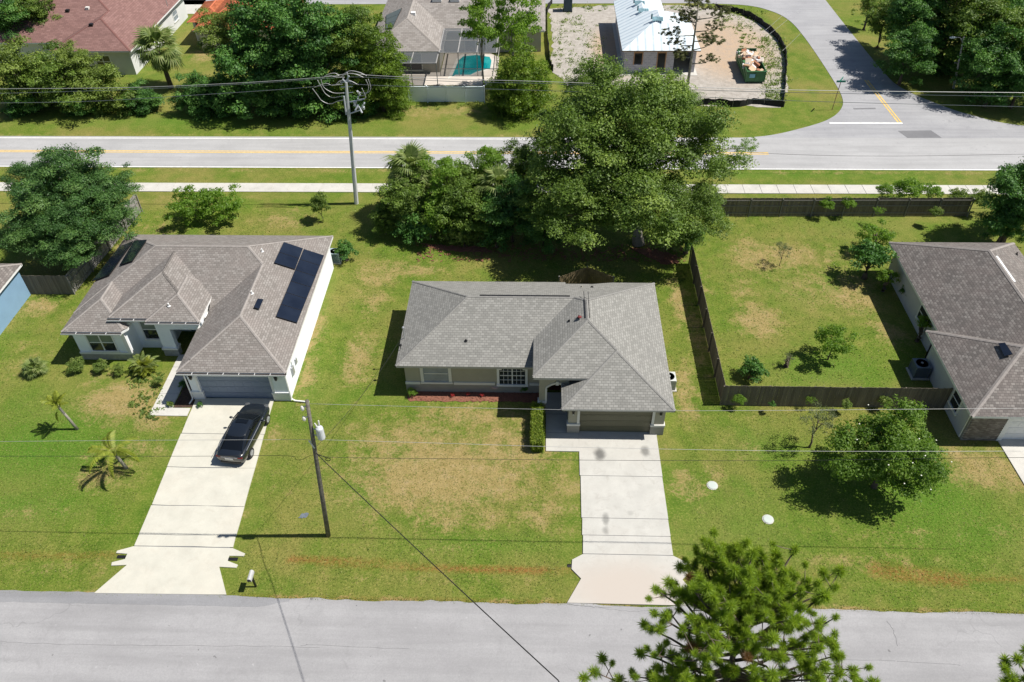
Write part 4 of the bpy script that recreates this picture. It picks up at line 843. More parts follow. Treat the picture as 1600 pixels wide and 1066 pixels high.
board_fence('grey wood fence running back between the middle house and the right yard', (12.05, 51.9), (12.05, 36.45), F['fence_old'], side=1, seed=1, rails=False)
board_fence('dark weathered wood fence across the front of the right hand back yard', (12.05, 36.45), (26.35, 36.45), F['fence_old'], side=-1, seed=2)
board_fence('dark wood fence with pale rails at the back of the right yard', (15.3, 58.75), (36.5, 59.0), F['fence_old'], side=1, seed=3, postm=F['fence_light'])
board_fence('silvery wood fence running back beside the large oak at the left', (-36.0, 47.35), (-35.1, 59.0), F['fence_light'], side=1, seed=4)
board_fence('short dark wood fence joining the blue house corner to the silvery fence', (-40.2, 47.3), (-36.0, 47.35), F['fence_old'], side=-1, seed=5)
# small brown stockade behind the main house, two leaves meeting in a point, boards as parts
def stockade():
    pk, pa, pb = at(918, 417, 1.87), at(874, 433, 1.87), at(959, 433, 1.87)
    t = thing('wood_fence', 'brown stockade fence with pointed corner, showing behind the middle house roof', 'fence', (3.9, 48.3, 0))
    rg = random.Random(8); bm = MB().box(0, 0, 0, .15, .02, 1.85).mesh('board', F['fence_brown'])
    for a, b in ((pa, pk), (pk, pb)):
        L = math.dist(a, b); ang = math.atan2(b[1]-a[1], b[0]-a[0]); n = int(L/.16)
        for i in range(n):
            u = i/n; o = link('board', bm, t, (a[0]+(b[0]-a[0])*u-3.9, a[1]+(b[1]-a[1])*u-48.3, rg.uniform(0, .04)), (0, 0, ang))
        for z in (.4, 1.5): MB().bar((a[0], a[1]+.04, z), (b[0], b[1]+.04, z), .04, .09).build('rail', F['fence_brown'], t)
    for x, y in (pa, pk, pb): MB().box(x-.05, y+.01, 0, x+.05, y+.11, 1.9).build('post', F['fence_light'], t)
stockade()
# white vinyl fence
VF = thing('vinyl_fence', 'white vinyl privacy fence behind the pool, beyond the road', 'fence', (-10, 80.5, 0))
x0 = -14.1
for i in range(4):
    MB().box(x0+i*2.03+.08, 80.47, .08, x0+(i+1)*2.03-.08, 80.5, 1.72).build('panel', F['vinyl'], VF); MB().box(x0+i*2.03+.075, 80.45, 1.72, x0+(i+1)*2.03-.075, 80.53, 1.8).build('rail', F['vinyl'], VF)
for i in range(5): MB().box(x0+i*2.03-.06, 80.42, 0, x0+i*2.03+.06, 80.55, 1.86).tube([(x0+i*2.03, 80.485, 1.86), (x0+i*2.03, 80.485, 1.92)], [.09, .02], 4).build('post', F['vinyl'], VF)
# silt fences
def silt(label, pts, seed):
    rg = random.Random(seed); sp = spline_edge(pts, 7); t = thing('silt_fence', label, 'silt fence', (sp[0][0], sp[0][1], 0)); mb = MB(); hs = []
    for i, p in enumerate(sp): hs.append((p[0]+rg.uniform(-.05, .05), p[1]+rg.uniform(-.05, .05), .72+rg.uniform(-.12, .06)))
    vs = [(x, y, 0) for x, y, z in hs]+[(x+rg.uniform(-.1, .1), y, z) for x, y, z in hs]+[(x+.03, y+.03, 0) for x, y, z in hs]+[(x+.03, y+.03, z) for x, y, z in hs]
    n = len(hs); mb.add(vs, [(i, i+1, n+i+1, n+i) for i in range(n-1)]+[(2*n+i, 3*n+i, 3*n+i+1, 2*n+i+1) for i in range(n-1)]+[(n+i, n+i+1, 3*n+i+1, 3*n+i) for i in range(n-1)])
    mb.build('fabric', mat('black_silt_fabric', (.016, .016, .016), .85, .3, 3), t)
    for i in range(0, n, 5): MB().box(hs[i][0]-.02, hs[i][1]-.02, 0, hs[i][0]+.02, hs[i][1]+.02, .95).build('stake', M_['bark_pale'], t)
silt('black silt fence curving round the right side of the sandy lot', [at(*p) for p in ((1118, 15), (1150, 20), (1175, 30), (1205, 52), (1222, 75), (1227, 100), (1226, 135), (1224, 160))], 1)
silt('black silt fence along the road side of the sandy lot', [at(*p) for p in ((1224, 168), (1180, 163), (1150, 168), (1110, 164), (1070, 168), (1000, 170))], 2)
silt('black silt fence down the left side of the sandy lot', [at(*p) for p in ((863, 5), (855, 22), (855, 60), (859, 100), (864, 112))], 3)
# ---------------------------------------------------------------- poles and wires
P1b = at(513, 837); P1t = aty(480, 625, 25.95)
def lean(b, t, z, H): return (b[0]+(t[0]-b[0])*z/H, b[1]+(t[1]-b[1])*z/H, z)
b1 = (P1b[0], P1b[1]); t1 = (P1t[0], 25.9); H1z = P1t[1]
def q1(z): return lean(b1, t1, z, H1z)
POLE = thing('utility_pole', 'dark wooden utility pole with grey transformer in the front lawn', 'utility pole', (b1[0], b1[1], 0))
MB().tube([q1(-.3), q1(4), q1(8), q1(H1z)], [.135, .12, .105, .09], 14).build('pole', mat('creosoted_wood', (.15, .135, .115), .9, .4, 6, bump=.5), POLE, smooth=True)
x, y, z = q1(9.0); tx_, ty_ = x+.42, y-.05
tf = MB().lathe([(.0, 8.45), (.17, 8.45), (.19, 8.5), (.19, 9.15), (.17, 9.22), (.05, 9.32)], tx_, ty_, 16).build('transformer', mat('light_grey_enamel', (.55, .57, .6), .4, .05), POLE, smooth=False)
MB().tube([(tx_, ty_+.05, 9.3), (tx_+.02, ty_+.1, 9.62)], [.05, .035], 8).tube([(tx_-.1, ty_, 9.3), (tx_-.16, ty_, 9.55)], [.045, .03], 8).build('bushing', F['offwhite'], tf)
MB().tube([(x, y, 8.65), (tx_-.2, ty_, 8.65)], .03, 6).tube([(x, y, 9.1), (tx_-.2, ty_, 9.1)], .03, 6).build('bracket', F['steel'], POLE)
mb = MB()
for z in (H1z-.35, 10.0):
    p = q1(z); mb.tube([p, (p[0]-.12, p[1]-.05, z), (p[0]-.25, p[1]-.08, z-.15)], .03, 6).blob((p[0]-.26, p[1]-.08, z-.1), (.1, .1, .16), 8, 5)
mb.build('arrester', F['offwhite'], POLE)
p = q1(8.2); MB().tube([p, (p[0]-.2, p[1]-.12, 8.25)], .03, 6).tube([(p[0]-.18, p[1]-.1, 8.3), (p[0]+.02, p[1]-.15, 7.8)], .04, 6).build('clamp', F['offwhite'], POLE)
P2b = at(557, 318); P2t = aty(541, 128, 60.45)
b2 = P2b; t2 = (P2t[0], 60.4); H2z = P2t[1]
def q2(z): return lean(b2, t2, z, H2z)
P2 = thing('utility_pole', 'tall pale concrete utility pole with tangled cable loops beside the far road', 'utility pole', (b2[0], b2[1], 0))
MB().tube([q2(-.3), q2(4), q2(8), q2(H2z)], [.21, .185, .155, .115], 8).build('pole', mat('pale_concrete_pole', (.55, .56, .56), .7, .08, 2, bump=.2), P2)
rg = random.Random(3); mb = MB()
for z in (11.3, 10.9, 10.4): p = q2(z); mb.tube([(p[0]-.45, p[1], z), (p[0]+.5, p[1], z+.05)], .035, 5)
p = q2(H2z); mb.tube([p, (p[0]-.25, p[1], p[2]+.25)], .07, 6).tube([p, (p[0]+.3, p[1], p[2]+.5)], .07, 6).tube([(p[0]+.2, p[1], p[2]+.1), (p[0]+.2, p[1], p[2]+.8)], .04, 5)
for i in range(9):
    z = 10.3-rg.random()*1.6; x = q2(z)[0]+.35+rg.random()*.9; mb.tube([(x, p[1]+rg.uniform(-.25, .25), z), (x+rg.uniform(-.3, .3), p[1]+rg.uniform(-.2, .2), z+rg.uniform(.2, .5))], rg.uniform(.05, .1), 6)
mb.tube([(q2(9.6)[0], p[1], 9.6), (q2(9.6)[0]+1.4, p[1], 9.9)], .05, 6).tube([(q2(8.6)[0], p[1], 8.6), (q2(8.6)[0]+.9, p[1], 8.9)], .05, 6)
mb.tube([(q2(8.9)[0]-.2, p[1]-.1, 8.6), (q2(8.9)[0]-.15, p[1]-.1, 10.2)], .08, 6)
mb.build('switchgear', mat('switchgear_grey', (.5, .52, .56), .4, .15, 5), P2)
def sag(a, b, s, n=24): return [(a[0]+(b[0]-a[0])*i/n, a[1]+(b[1]-a[1])*i/n, a[2]+(b[2]-a[2])*i/n-s*4*(i/n)*(1-i/n)) for i in range(n+1)]
def wire(label, segs, m_='wire', r=.018, nm='power_line', cat='power line', group=None):
    mb = MB()
    for s in segs: mb.tube(s, r, 5)
    o = mb.mesh(nm, F[m_], True, segs[0][0]); ob = link(nm, o, None, segs[0][0]); return tag(ob, label, cat, group)
def ext(px, py, Y): x, z = aty(px, py, Y); return (x, Y, z)
def arc3(pxs, Y, n=6):
    P = [ext(*p, Y) for p in pxs]; P2_ = [P[0]]+P+[P[-1]]; out = []
    for i in range(1, len(P2_)-2):
        a, b, c, d = (Vector(v) for v in P2_[i-1:i+3])
        for j in range(n): t = j/n; out.append(tuple(.5*(2*b+(c-a)*t+(2*a-5*b+4*c-d)*t*t+(3*b-a-3*c+d)*t**3)))
    out.append(tuple(P[-1])); return out
Yw = 25.9
A = ext(482, 631, Yw); e = ext(1600, 639, Yw); far = (e[0]+20, Yw, e[2]+.6)
wire('top power line running right from the pole top, in front of the middle house', [arc3([(482, 631), (760, 638), (1060, 642), (1490, 639), (1700, 637)], Yw)], r=.008)
wire('middle power line crossing the black car and both front lawns', [arc3([(-150, 691), (0, 690), (250, 688), (492, 687)], Yw)+arc3([(494, 687), (700, 693), (900, 699), (1250, 705), (1600, 705), (1750, 704)], Yw)], r=.009)
wire('low telephone cable across the front lawns, just below the power lines', [arc3([(-150, 714), (0, 713), (300, 713), (400, 712), (455, 713), (462, 718), (472, 718), (485, 712), (494, 711)], Yw)+arc3([(496, 711), (530, 715), (700, 717), (900, 719), (1200, 720), (1500, 716), (1750, 714)], Yw)], 'wire_dark', r=.011, nm='telephone_line', cat='cable')
c = ext(512, 716, Yw); n_ = ext(500, 706, Yw)
mast = (-8.97, 39.4, 3.2)
wire('service cable from the pole to the left end of the middle house', [sag(q1(7.6), mast, .5)], 'wire_dark', r=.011, nm='service_line', cat='cable')
xx, zz = aty(872, 1063, 11.5); x2, z2_ = aty(600, 820, 20.5)
wire('twisted black service cable hanging across the street toward the viewer', [sag(q1(7.3), (xx*1.45, 4.0, zz+1.1) if 0 else (xx, 11.5, zz), .12)+[(xx+3.2, 5.0, zz+.9)]], 'wire_dark', r=.021, nm='service_line', cat='cable')
mb = MB(); ring = [(c[0]+.12*math.cos(t*.5)*(1+.1*math.sin(t)), c[1], c[2]-.1+.12*math.sin(t*.5)) for t in range(26)]
wire('small coil of cable hanging beside the wooden pole', [ring, sag(q1(7.3), (c[0], c[1], c[2]), .05, 6)], 'wire_dark', r=.018, nm='cable_coil', cat='cable coil')
Yf = 60.4
G1 = 'overhead lines along the far road'
wire('upper twin overhead line left of the concrete pole', [arc3([(-120, 141), (0, 139), (200, 137), (370, 130), (490, 122), (530, 118)], Yf)], r=.022, group=G1)
wire('second overhead line left of the concrete pole, close under the top one', [arc3([(-120, 147), (0, 146), (200, 140), (370, 132), (490, 124), (530, 121)], Yf)], r=.02, group=G1)
wire('lowest overhead line left of the concrete pole', [arc3([(-120, 161), (0, 161), (150, 158), (300, 149), (450, 139), (535, 131)], Yf)], r=.02, group=G1)
wire('topmost overhead line right of the concrete pole, passing over the sandy lot edge', [arc3([(545, 115), (600, 119), (720, 124), (860, 128), (1040, 135), (1250, 141), (1600, 145), (1750, 145)], Yf)], r=.022, group=G1)
wire('second overhead line right of the concrete pole', [arc3([(545, 120), (600, 122), (720, 128), (860, 131), (1040, 139), (1250, 145), (1600, 151), (1750, 152)], Yf)], r=.02, group=G1)
wire('lowest overhead line right of the concrete pole', [arc3([(545, 131), (600, 134), (720, 138), (860, 142), (1040, 149), (1250, 158), (1600, 167), (1750, 169)], Yf)], r=.02, group=G1)
zc = lambda x, y: (470+x/11.43, 100+y/11.43)
loops = [[(300, 290), (360, 400), (440, 530), (560, 600), (680, 585), (770, 570)], [(210, 440), (300, 560), (380, 660), (520, 715), (650, 670), (760, 645)], [(360, 280), (400, 400), (480, 470), (600, 520), (770, 520)],
         [(380, 260), (480, 190), (600, 165), (680, 195), (760, 185), (880, 125), (1040, 150), (1180, 215)], [(720, 230), (800, 185), (900, 170), (1000, 190), (1120, 240)], [(630, 370), (690, 310), (800, 295), (880, 300), (1030, 375)],
         [(1160, 280), (1210, 400), (1190, 500), (1130, 560), (1040, 570)], [(1205, 270), (1250, 430), (1200, 510), (1100, 520), (1030, 500)], [(1090, 430), (1150, 560), (1150, 620), (1060, 655), (1000, 650)], [(240, 420), (440, 350), (550, 380), (640, 375), (740, 365)], [(400, 240), (520, 215), (640, 235), (780, 240)]]
wire('pale looping jumper cables round the top of the concrete pole', [arc3([zc(*p) for p in L], Yf+random.uniform(-.4, .4)) for L in loops], 'wire', r=.028, nm='jumper_cables', cat='cable loops')
wire('thin dark overhead wire above the far road at the right', [arc3([(1140, 236), (1250, 242), (1400, 244), (1600, 241), (1700, 239)], 66.0)], 'wire_dark', r=.014, nm='power_line')
Ys = 90
for i, (a, b_) in enumerate((((1190, 52), (1240, 8)), ((1196, 58), (1250, 14)), ((1222, 80), (1262, 40)))):
    wire(['upper', 'middle', 'lower'][i]+' thin wire crossing the curved silt fence toward the side road', [sag(ext(*a, 88), ext(*b_, 96), .1, 8)], r=.012, group='thin wires over the side road corner')
# street lamp
lx_, ly_ = at(1490, 138); tx2, tz2 = aty(1506, 58, ly_)
LP = thing('street_lamp', 'grey street lamp with curved arm in front of the dark woods at the top right', 'street lamp', (lx_, ly_, 0))
MB().tube([(lx_, ly_, 0), (tx2, ly_, tz2)], [.14, .09], 8).build('pole', F['steel'], LP)
MB().tube([(tx2-.02, ly_, tz2-.5), (tx2-.4, ly_-.1, tz2+.0), (tx2-1.0, ly_-.2, tz2+.05)], .04, 6).tube([(lx_+(tx2-lx_)*.55, ly_, tz2*.5), (lx_+(tx2-lx_)*.4-.6, ly_-.2, tz2*.52)], .06, 6).build('arm', F['steel'], LP)
MB().blob((tx2-1.2, ly_-.22, tz2+.03), (.38, .16, .1), 10, 5).build('lamp_head', mat('pale_lamp_head', (.7, .74, .74), .4), LP)
sx_, sy_ = at(1300, 172)
SG = thing('street_sign', 'green street name sign on a thin post at the road junction', 'street sign', (sx_, sy_, 0))
MB().tube([(sx_, sy_, 0), (sx_+.12, sy_, 3.0)], .035, 6).build('post', mat('brown_post', (.2, .09, .07), .7), SG)
gm_ = mat('sign_green', (.015, .2, .14), .4)
MB().box(sx_-.32, sy_-.02, 3.0, sx_+.6, sy_+.02, 3.2).build('blade', gm_, SG); MB().bar((sx_-.15, sy_-.4, 3.32), (sx_+.4, sy_+.45, 3.32), .03, .2).build('blade', gm_, SG)
# mailbox
mx_, my_ = at(400, 917)
MX = thing('mailbox', 'small white mailbox on a black post at the edge of the near street', 'mailbox', (mx_, my_, 0))
MB().box(mx_-.045, my_-.045, -.1, mx_+.045, my_+.045, 1.02).build('post', F['black'], MX)
pr = [(-.11, 0), (.11, 0), (.11, .14), (.08, .21), (0, .24), (-.08, .21), (-.11, .14)]; mb = MB(); yb0, yb1 = my_-.33, my_+.25
xm = mx_-.02; mb.add([(xm+a, yb0, 1.03+h) for a, h in pr]+[(xm+a, yb1, 1.03+h) for a, h in pr], [tuple(range(7)), tuple(range(13, 6, -1))]+[(i, 7+i, 7+(i+1) % 7, (i+1) % 7) for i in range(7)]); mb.build('box', mat('dull_white_enamel', (.42, .42, .42), .5), MX)
MB().add([(xm+a*.8, yb0-.012, 1.05+h*.85) for a, h in pr], [tuple(range(7))]).build('door', F['black'], MX)
# ---------------------------------------------------------------- small yard things
def ac(label, px, py, col, s=1.0):
    x, y = at(px, py); t = thing('air_conditioner', label, 'air conditioner', (x, y, 0)); m_ = mat('ac_enamel', col, .5, .06, 3); a = .42*s
    MB().box(x-a-.12, y-a-.12, 0, x+a+.12, y+a+.12, .09).build('pad', F['walk'], t)
    mb = MB()
    for i in range(12): z = .12+i*.065*s; mb.box(x-a, y-a, z, x+a, y+a, z+.038*s)
    mb.build('louvres', m_, t); MB().box(x-a+.03, y-a+.03, .1, x+a-.03, y+a-.03, .1+.8*s).build('core', F['black'], t)
    zt = .1+.82*s; mb = MB()
    for dx in (-a, a): 
        for dy in (-a, a): mb.box(x+dx-.03, y+dy-.03, .09, x+dx+.03, y+dy+.03, zt)
    mb.box(x-a-.02, y-a-.02, zt, x+a+.02, y+a+.02, zt+.04).build('frame', m_, t)
    mb = MB().lathe([(a*.86, zt+.041), (a*.86, zt+.06), (a*.8, zt+.06), (a*.8, zt+.041)], x, y, 20).build('fan_ring', F['black'], t)
    f = MB()
    for r in (.3, .5, .7): f.lathe([(a*r, zt+.062), (a*r+.012, zt+.07), (a*r-.0, zt+.074)], x, y, 20)
    MB().lathe([(.0, zt+.06), (.09, zt+.061), (.08, zt+.1), (.0, zt+.11)], x, y, 12).build('fan_hub', F['steel'], t)
ac('pale grey air conditioner against the right wall of the middle house', 1043, 604, (.5, .52, .5), 1.0)
ac('dark grey air conditioner beside the right hand house, inside the fence', 1433, 585, (.13, .16, .2), 1.1)
ac('blue grey air conditioner at the rear right corner of the left house', 525, 407, (.3, .38, .4), .95)
for (px, py, L) in ((1113, 759, 'white round septic lid in the lawn, nearer to the middle house'), (1200, 812, 'grey white round septic lid in the lawn, nearer to the shade tree')):
    x, y = at(px, py); t = thing('septic_lid', L, 'septic lid', (x, y, 0)); MB().lathe([(.25, -.05), (.28, .05), (.27, .06), (.2, .07), (.0, .075)], x, y, 24).build('lid', mat('pale_green_plastic', (.43, .48, .44), .6, .05), t); MB().lathe([(.33, -.05), (.33, .03), (.29, .03)], x, y, 24).build('collar', F['walk'], t)
x, y = at(474, 806); tag(MB().prism(rough_poly([(x-.25, y-.18), (x+.18, y-.15), (x+.28, y+.18), (x-.12, y+.16)], .1, .04, 3), 0, .03).build('meter_cover', mat('slate_cover', (.12, .14, .17), .6)), 'small dark utility cover in the grass near the wooden pole', 'utility cover')
x, y = at(1423, 637); tag(MB().box(x-.28, y-.2, .0, x+.28, y+.2, .45).build('pink_box', mat('faded_pink', (.5, .27, .22), .8)), 'small faded pink box in front of the dark weathered fence', 'box')
# portable toilet
x, y = at(887, 17); PT = thing('portable_toilet', 'dark blue portable toilet at the back of the sandy lot', 'portable toilet', (x, y, 0)); m_ = mat('dark_blue_plastic', (.04, .075, .10), .5)
MB().box(x-.55, y-.55, .1, x+.55, y+.55, 2.15).build('cabin', m_, PT); MB().box(x-.6, y-.6, 0, x+.6, y+.6, .1).build('skid', F['black'], PT); MB().prism([(x-.58, y-.58), (x+.58, y-.58), (x+.58, y+.58), (x-.58, y+.58)], 2.15, 2.2).blob((x, y, 2.2), (.5, .5, .16), 12, 6).build('roof', F['offwhite'], PT); MB().box(x-.38, y-.575, .15, x+.38, y-.551, 1.95).build('door', m_, PT)
# roll off dumpster
DX, DY = at(1163, 131)[0], at(1163, 131)[1]
DP = thing('dumpster', 'green roll off dumpster heaped with cardboard and debris on the sandy lot', 'dumpster', (23.5, 88.4, 0), rz=R_(0))
gr_ = mat('dumpster_green', (.06, .17, .07), .55, .15, 3); x0, x1_, y0, y1_ = 22.5, 24.6, 85.15, 91.0
mb = MB().box(x0, y0, .25, x1_, y0+.06, 1.35).box(x0, y1_-.06, .25, x1_, y1_, 1.6).box(x0, y0+.06, .25, x0+.06, y1_-.06, 1.45).box(x1_-.06, y0+.06, .25, x1_, y1_-.06, 1.45).box(x0, y0, .2, x1_, y1_, .26)
mb.build('body', gr_, DP); mb = MB()
for i in range(8): y = y0+.3+i*.8; MB().box(x0-.06, y, .25, x0-.001, y+.1, 1.4).build('rib', gr_, DP); MB().box(x1_+.001, y, .25, x1_+.06, y+.1, 1.4).build('rib', gr_, DP)
for x in (x0, (x0+x1_)/2-.04, x1_-.08): MB().box(x, y0-.05, .25, x+.08, y0-.001, 1.34).build('rib', gr_, DP)
MB().box(x0-.05, y0-.06, 1.351, x1_+.05, y0+.08, 1.43).build('top_rail', gr_, DP); MB().box(x0-.05, y0-.05, .22, x1_+.05, y0-.0, .249).build('bottom_rail', gr_, DP)
for y in (y0+.5, y1_-.7):
    for x in (x0+.2, x1_-.35): MB().tube([(x, y, .12), (x+.15, y, .12)], .12, 10).build('wheel', F['black'], DP)
MB().box(x0+.35, y0-.056, .7, x0+.95, y0-.052, 1.12).build('logo_plate', mat('pale_blue_print', (.2, .45, .55), .5), DP)
rg = random.Random(12); cols = [(.42, .27, .16), (.5, .36, .24), (.62, .55, .48), (.7, .7, .7), (.3, .13, .07), (.55, .45, .35), (.75, .74, .72)]
dm = [mat('debris_%s' % n, c, .85, .1) for n, c in zip(('cardboard', 'tan', 'cream', 'white', 'rust', 'beige', 'foam'), cols)]
for i in range(46):
    cx, cy = rg.uniform(x0+.3, x1_-.3), rg.uniform(y0+.3, y1_-.3); s = rg.uniform(.18, .55); me = MB().box(-s, -s*rg.uniform(.4, 1), -.06*rg.uniform(1, 4), s, s*.7, .08).mesh('debris', dm[i % 7])
    o = link('debris', me, None, (cx, cy, 1.2+.55*math.sin(math.pi*(cy-y0)/6.2)*rg.uniform(.3, 1)), (rg.uniform(-.6, .6), rg.uniform(-.6, .6), rg.uniform(0, 3))); o.parent = DP; o.location = o.location-DP.location
# ---------------------------------------------------------------- car
CAR = thing('car', 'black four door sedan parked nose in on the left driveway', 'car', (-18.42, 33.0, .07), rz=R_(-6)); CAR.scale = (1.05, .99, 1)
def loft(secs, ring, n_, m_, name, parent, smooth=True, mod=True):
    mb = MB(); k = len(secs[0])
    vs = [p for s in secs for p in s]; fs = [(i*k+j, i*k+(j+1) % k, (i+1)*k+(j+1) % k, (i+1)*k+j) for i in range(len(secs)-1) for j in range(k)]
    fs += [tuple(range(k-1, -1, -1)), tuple((len(secs)-1)*k+j for j in range(k))]
    mb.add(vs, fs); o = mb.build(name, m_, parent, smooth, local=True)
    if mod: q = o.modifiers.new('s', 'SUBSURF'); q.levels = q.render_levels = 2
    return o
cp = bpy.data.materials.new('black_car_paint'); cp.use_nodes = True; b = cp.node_tree.nodes['Principled BSDF']; b.inputs['Base Color'].default_value = (.008, .011, .016, 1); b.inputs['Roughness'].default_value = .28; b.inputs['Coat Weight'].default_value = 1; b.inputs['Coat Roughness'].default_value = .04
cg = bpy.data.materials.new('car_glass'); cg.use_nodes = True; b = cg.node_tree.nodes['Principled BSDF']; b.inputs['Base Color'].default_value = (.004, .005, .006, 1); b.inputs['Roughness'].default_value = .04; b.inputs['Specular IOR Level'].default_value = .7
def sec(y, w, z0, z1, wt, crown=.04):
    return [(-w*.92, y, z0), (-w, y, z0+.2), (-w, y, z1-.2), (-wt, y, z1-.03), (-wt*.5, y, z1+crown*.7), (0, y, z1+crown), (wt*.5, y, z1+crown*.7), (wt, y, z1-.03), (w, y, z1-.2), (w, y, z0+.2), (w*.92, y, z0)]
# +Y is the nose; length 4.75
body = [(-2.36, .70, .42, .92, .62), (-2.30, .82, .30, .98, .74), (-2.05, .88, .24, 1.02, .80), (-1.5, .91, .22, 1.03, .84), (-.6, .915, .2, .97, .86), (.4, .915, .2, .95, .86), (1.2, .91, .22, .93, .83), (1.75, .90, .24, .88, .78), (2.15, .84, .28, .79, .68), (2.36, .68, .36, .68, .52), (2.40, .55, .42, .62, .4)]
loft([sec(y, w, a, b_, t) for y, w, a, b_, t in body], 0, 0, cp, 'body', CAR)
def csec(y, wb, wt, z0, z1): return [(-wb, y, z0), (-(wb+wt)/2, y, (z0+z1)/2), (-wt, y, z1-.03), (-wt*.5, y, z1+.01), (0, y, z1+.02), (wt*.5, y, z1+.01), (wt, y, z1-.03), ((wb+wt)/2, y, (z0+z1)/2), (wb, y, z0), (0, y, z0-.05)]
cabin = [(-2.02, .72, .66, .96, 1.01), (-1.75, .78, .64, .95, 1.10), (-1.15, .82, .61, .93, 1.33), (-.75, .84, .61, .92, 1.405), (-.1, .85, .62, .91, 1.43), (.35, .85, .62, .91, 1.39), (.95, .82, .68, .90, 1.10), (1.22, .78, .72, .88, .95)]
loft([csec(*c) for c in cabin], 0, 0, cg, 'cabin_glass', CAR)
rf = []
for y, wt, z in ((-1.12, .60, 1.375), (-.75, .62, 1.428), (-.1, .63, 1.458), (.32, .625, 1.42), (.42, .60, 1.385)): rf.append([(-wt, y, z-.05), (-wt*.6, y, z), (0, y, z+.012), (wt*.6, y, z), (wt, y, z-.05), (wt*.9, y, z-.07), (0, y, z-.04), (-wt*.9, y, z-.07)])
loft(rf, 0, 0, cp, 'roof', CAR)
MB().add([(-.36, -.05, 1.474), (.36, -.05, 1.474), (.36, .3, 1.447), (-.36, .3, 1.447)], [(0, 1, 2, 3)]).build('sunroof', cg, CAR, local=True)
for s in (-1, 1):
    mb = MB(); pl = [(s*.60, -1.15, 1.36), (s*.67, -1.7, 1.13), (s*.74, -2.08, 1.005)]; mb.tube(pl, [.05, .05, .05], 6).tube([(s*.62, .38, 1.38), (s*.70, .9, 1.13), (s*.78, 1.25, .955)], .035, 6).tube([(s*.605, -1.15, 1.37), (s*.625, -.4, 1.42), (s*.62, .4, 1.375)], .03, 6)
    mb.tube([(s*.745, -.35, 1.18), (s*.66, -.35, 1.38)], .03, 6).build('pillar', cp, CAR, local=True)
    MB().tube([(s*.90, -1.8, .99), (s*.875, -.5, .955), (s*.87, 1.0, .93)], .012, 5).build('window_trim', F['steel'], CAR, local=True)
    MB().blob((s*1.02, .72, 1.0), (.12, .09, .07), 8, 5).tube([(s*.86, .75, .95), (s*.98, .73, .98)], .03, 5).build('mirror', cp, CAR, local=True)
    MB().blob((s*.60, 2.2, .72), (.18, .16, .06), 8, 5).build('headlight', mat('lamp_glass', (.08, .085, .09), .1), CAR, local=True)
    MB().box(s*.52, -2.37, .80, s*.80, -2.26, .87).build('tail_light', mat('red_lens', (.10, .008, .008), .2), CAR, local=True)
    for y in (-1.42, 1.42):
        wh = MB().tube([(s*.70, y, .33), (s*.93, y, .33)], .335, 22).build('tyre', mat('tyre_rubber', (.015, .015, .015), .85), CAR, local=True)
        mb = MB().tube([(s*.925, y, .33), (s*.94, y, .33)], .21, 16)
        for k in range(5): t = k*2*math.pi/5; mb.bar((s*.945, y, .33), (s*.945, y+.2*math.cos(t), .33+.2*math.sin(t)), .02, .05)
        mb.build('rim', F['steel'], wh, local=True)
MB().box(-.25, -2.405, .66, .25, -2.385, .80).build('licence_plate', F['offwhite'], CAR, local=True)
MB().box(-.62, -2.36, .30, .62, -2.30, .42).build('bumper_trim', F['black'], CAR, local=True); MB().tube([(-.5, -2.375, .86), (.5, -2.375, .86)], .012, 5).build('boot_trim', F['steel'], CAR, local=True)
for a, b_ in (((-.5, 1.32, .955), (.1, 1.22, .99)), ((.05, 1.32, .965), (.6, 1.2, .99))): MB().tube([a, b_], .01, 4).build('wiper', F['black'], CAR, local=True)
# ---------------------------------------------------------------- vegetation
LM = {}
LM['oak'] = leafmat('oak_leaves', (0.057, 0.105, 0.014), (0.120, 0.194, 0.026), (0.216, 0.299, 0.053), trans=0.28)
LM['oakdark'] = leafmat('dark_oak_leaves', (0.030, 0.078, 0.020), (0.066, 0.150, 0.032), (0.130, 0.225, 0.055), trans=0.28)
LM['olive'] = leafmat('olive_leaves', (0.079, 0.124, 0.021), (0.154, 0.217, 0.035), (0.233, 0.300, 0.062), trans=0.3)
LM['deep'] = leafmat('deep_green_leaves', (0.030, 0.090, 0.019), (0.071, 0.175, 0.030), (0.139, 0.271, 0.048), trans=0.28)
LM['fresh'] = leafmat('fresh_green_leaves', (0.083, 0.154, 0.018), (0.154, 0.264, 0.031), (0.264, 0.374, 0.066), trans=.5)
LM['shrub'] = leafmat('shrub_leaves', (0.084, 0.132, 0.029), (0.156, 0.228, 0.048), (0.264, 0.312, 0.084), trans=.42)
LM['grey'] = leafmat('grey_green_leaves', (.08, .105, .045), (.14, .17, .075), (.26, .27, .15), trans=.4)
LM['cedar'] = leafmat('cedar_foliage', (0.050, 0.101, 0.009), (0.124, 0.203, 0.015), (0.203, 0.281, 0.025), trans=0.3)
LM['palm'] = leafmat('palm_fronds', (0.075, 0.121, 0.028), (0.161, 0.218, 0.057), (0.345, 0.368, 0.149), trans=.35)
LM['palmy'] = leafmat('yellow_green_fronds', (.10, .14, .014), (.19, .23, .025), (.30, .32, .05), trans=.35)
LM['pine'] = leafmat('pine_needles', (0.098, 0.172, 0.016), (0.227, 0.332, 0.026), (0.423, 0.504, 0.047), trans=0.35)
LM['pinethin'] = leafmat('sparse_pine_needles', (.06, .075, .03), (.12, .13, .05), (.19, .18, .08))
LM['hedge'] = leafmat('hedge_leaves', (.10, .16, .018), (.20, .27, .03), (.32, .36, .06), trans=.45)
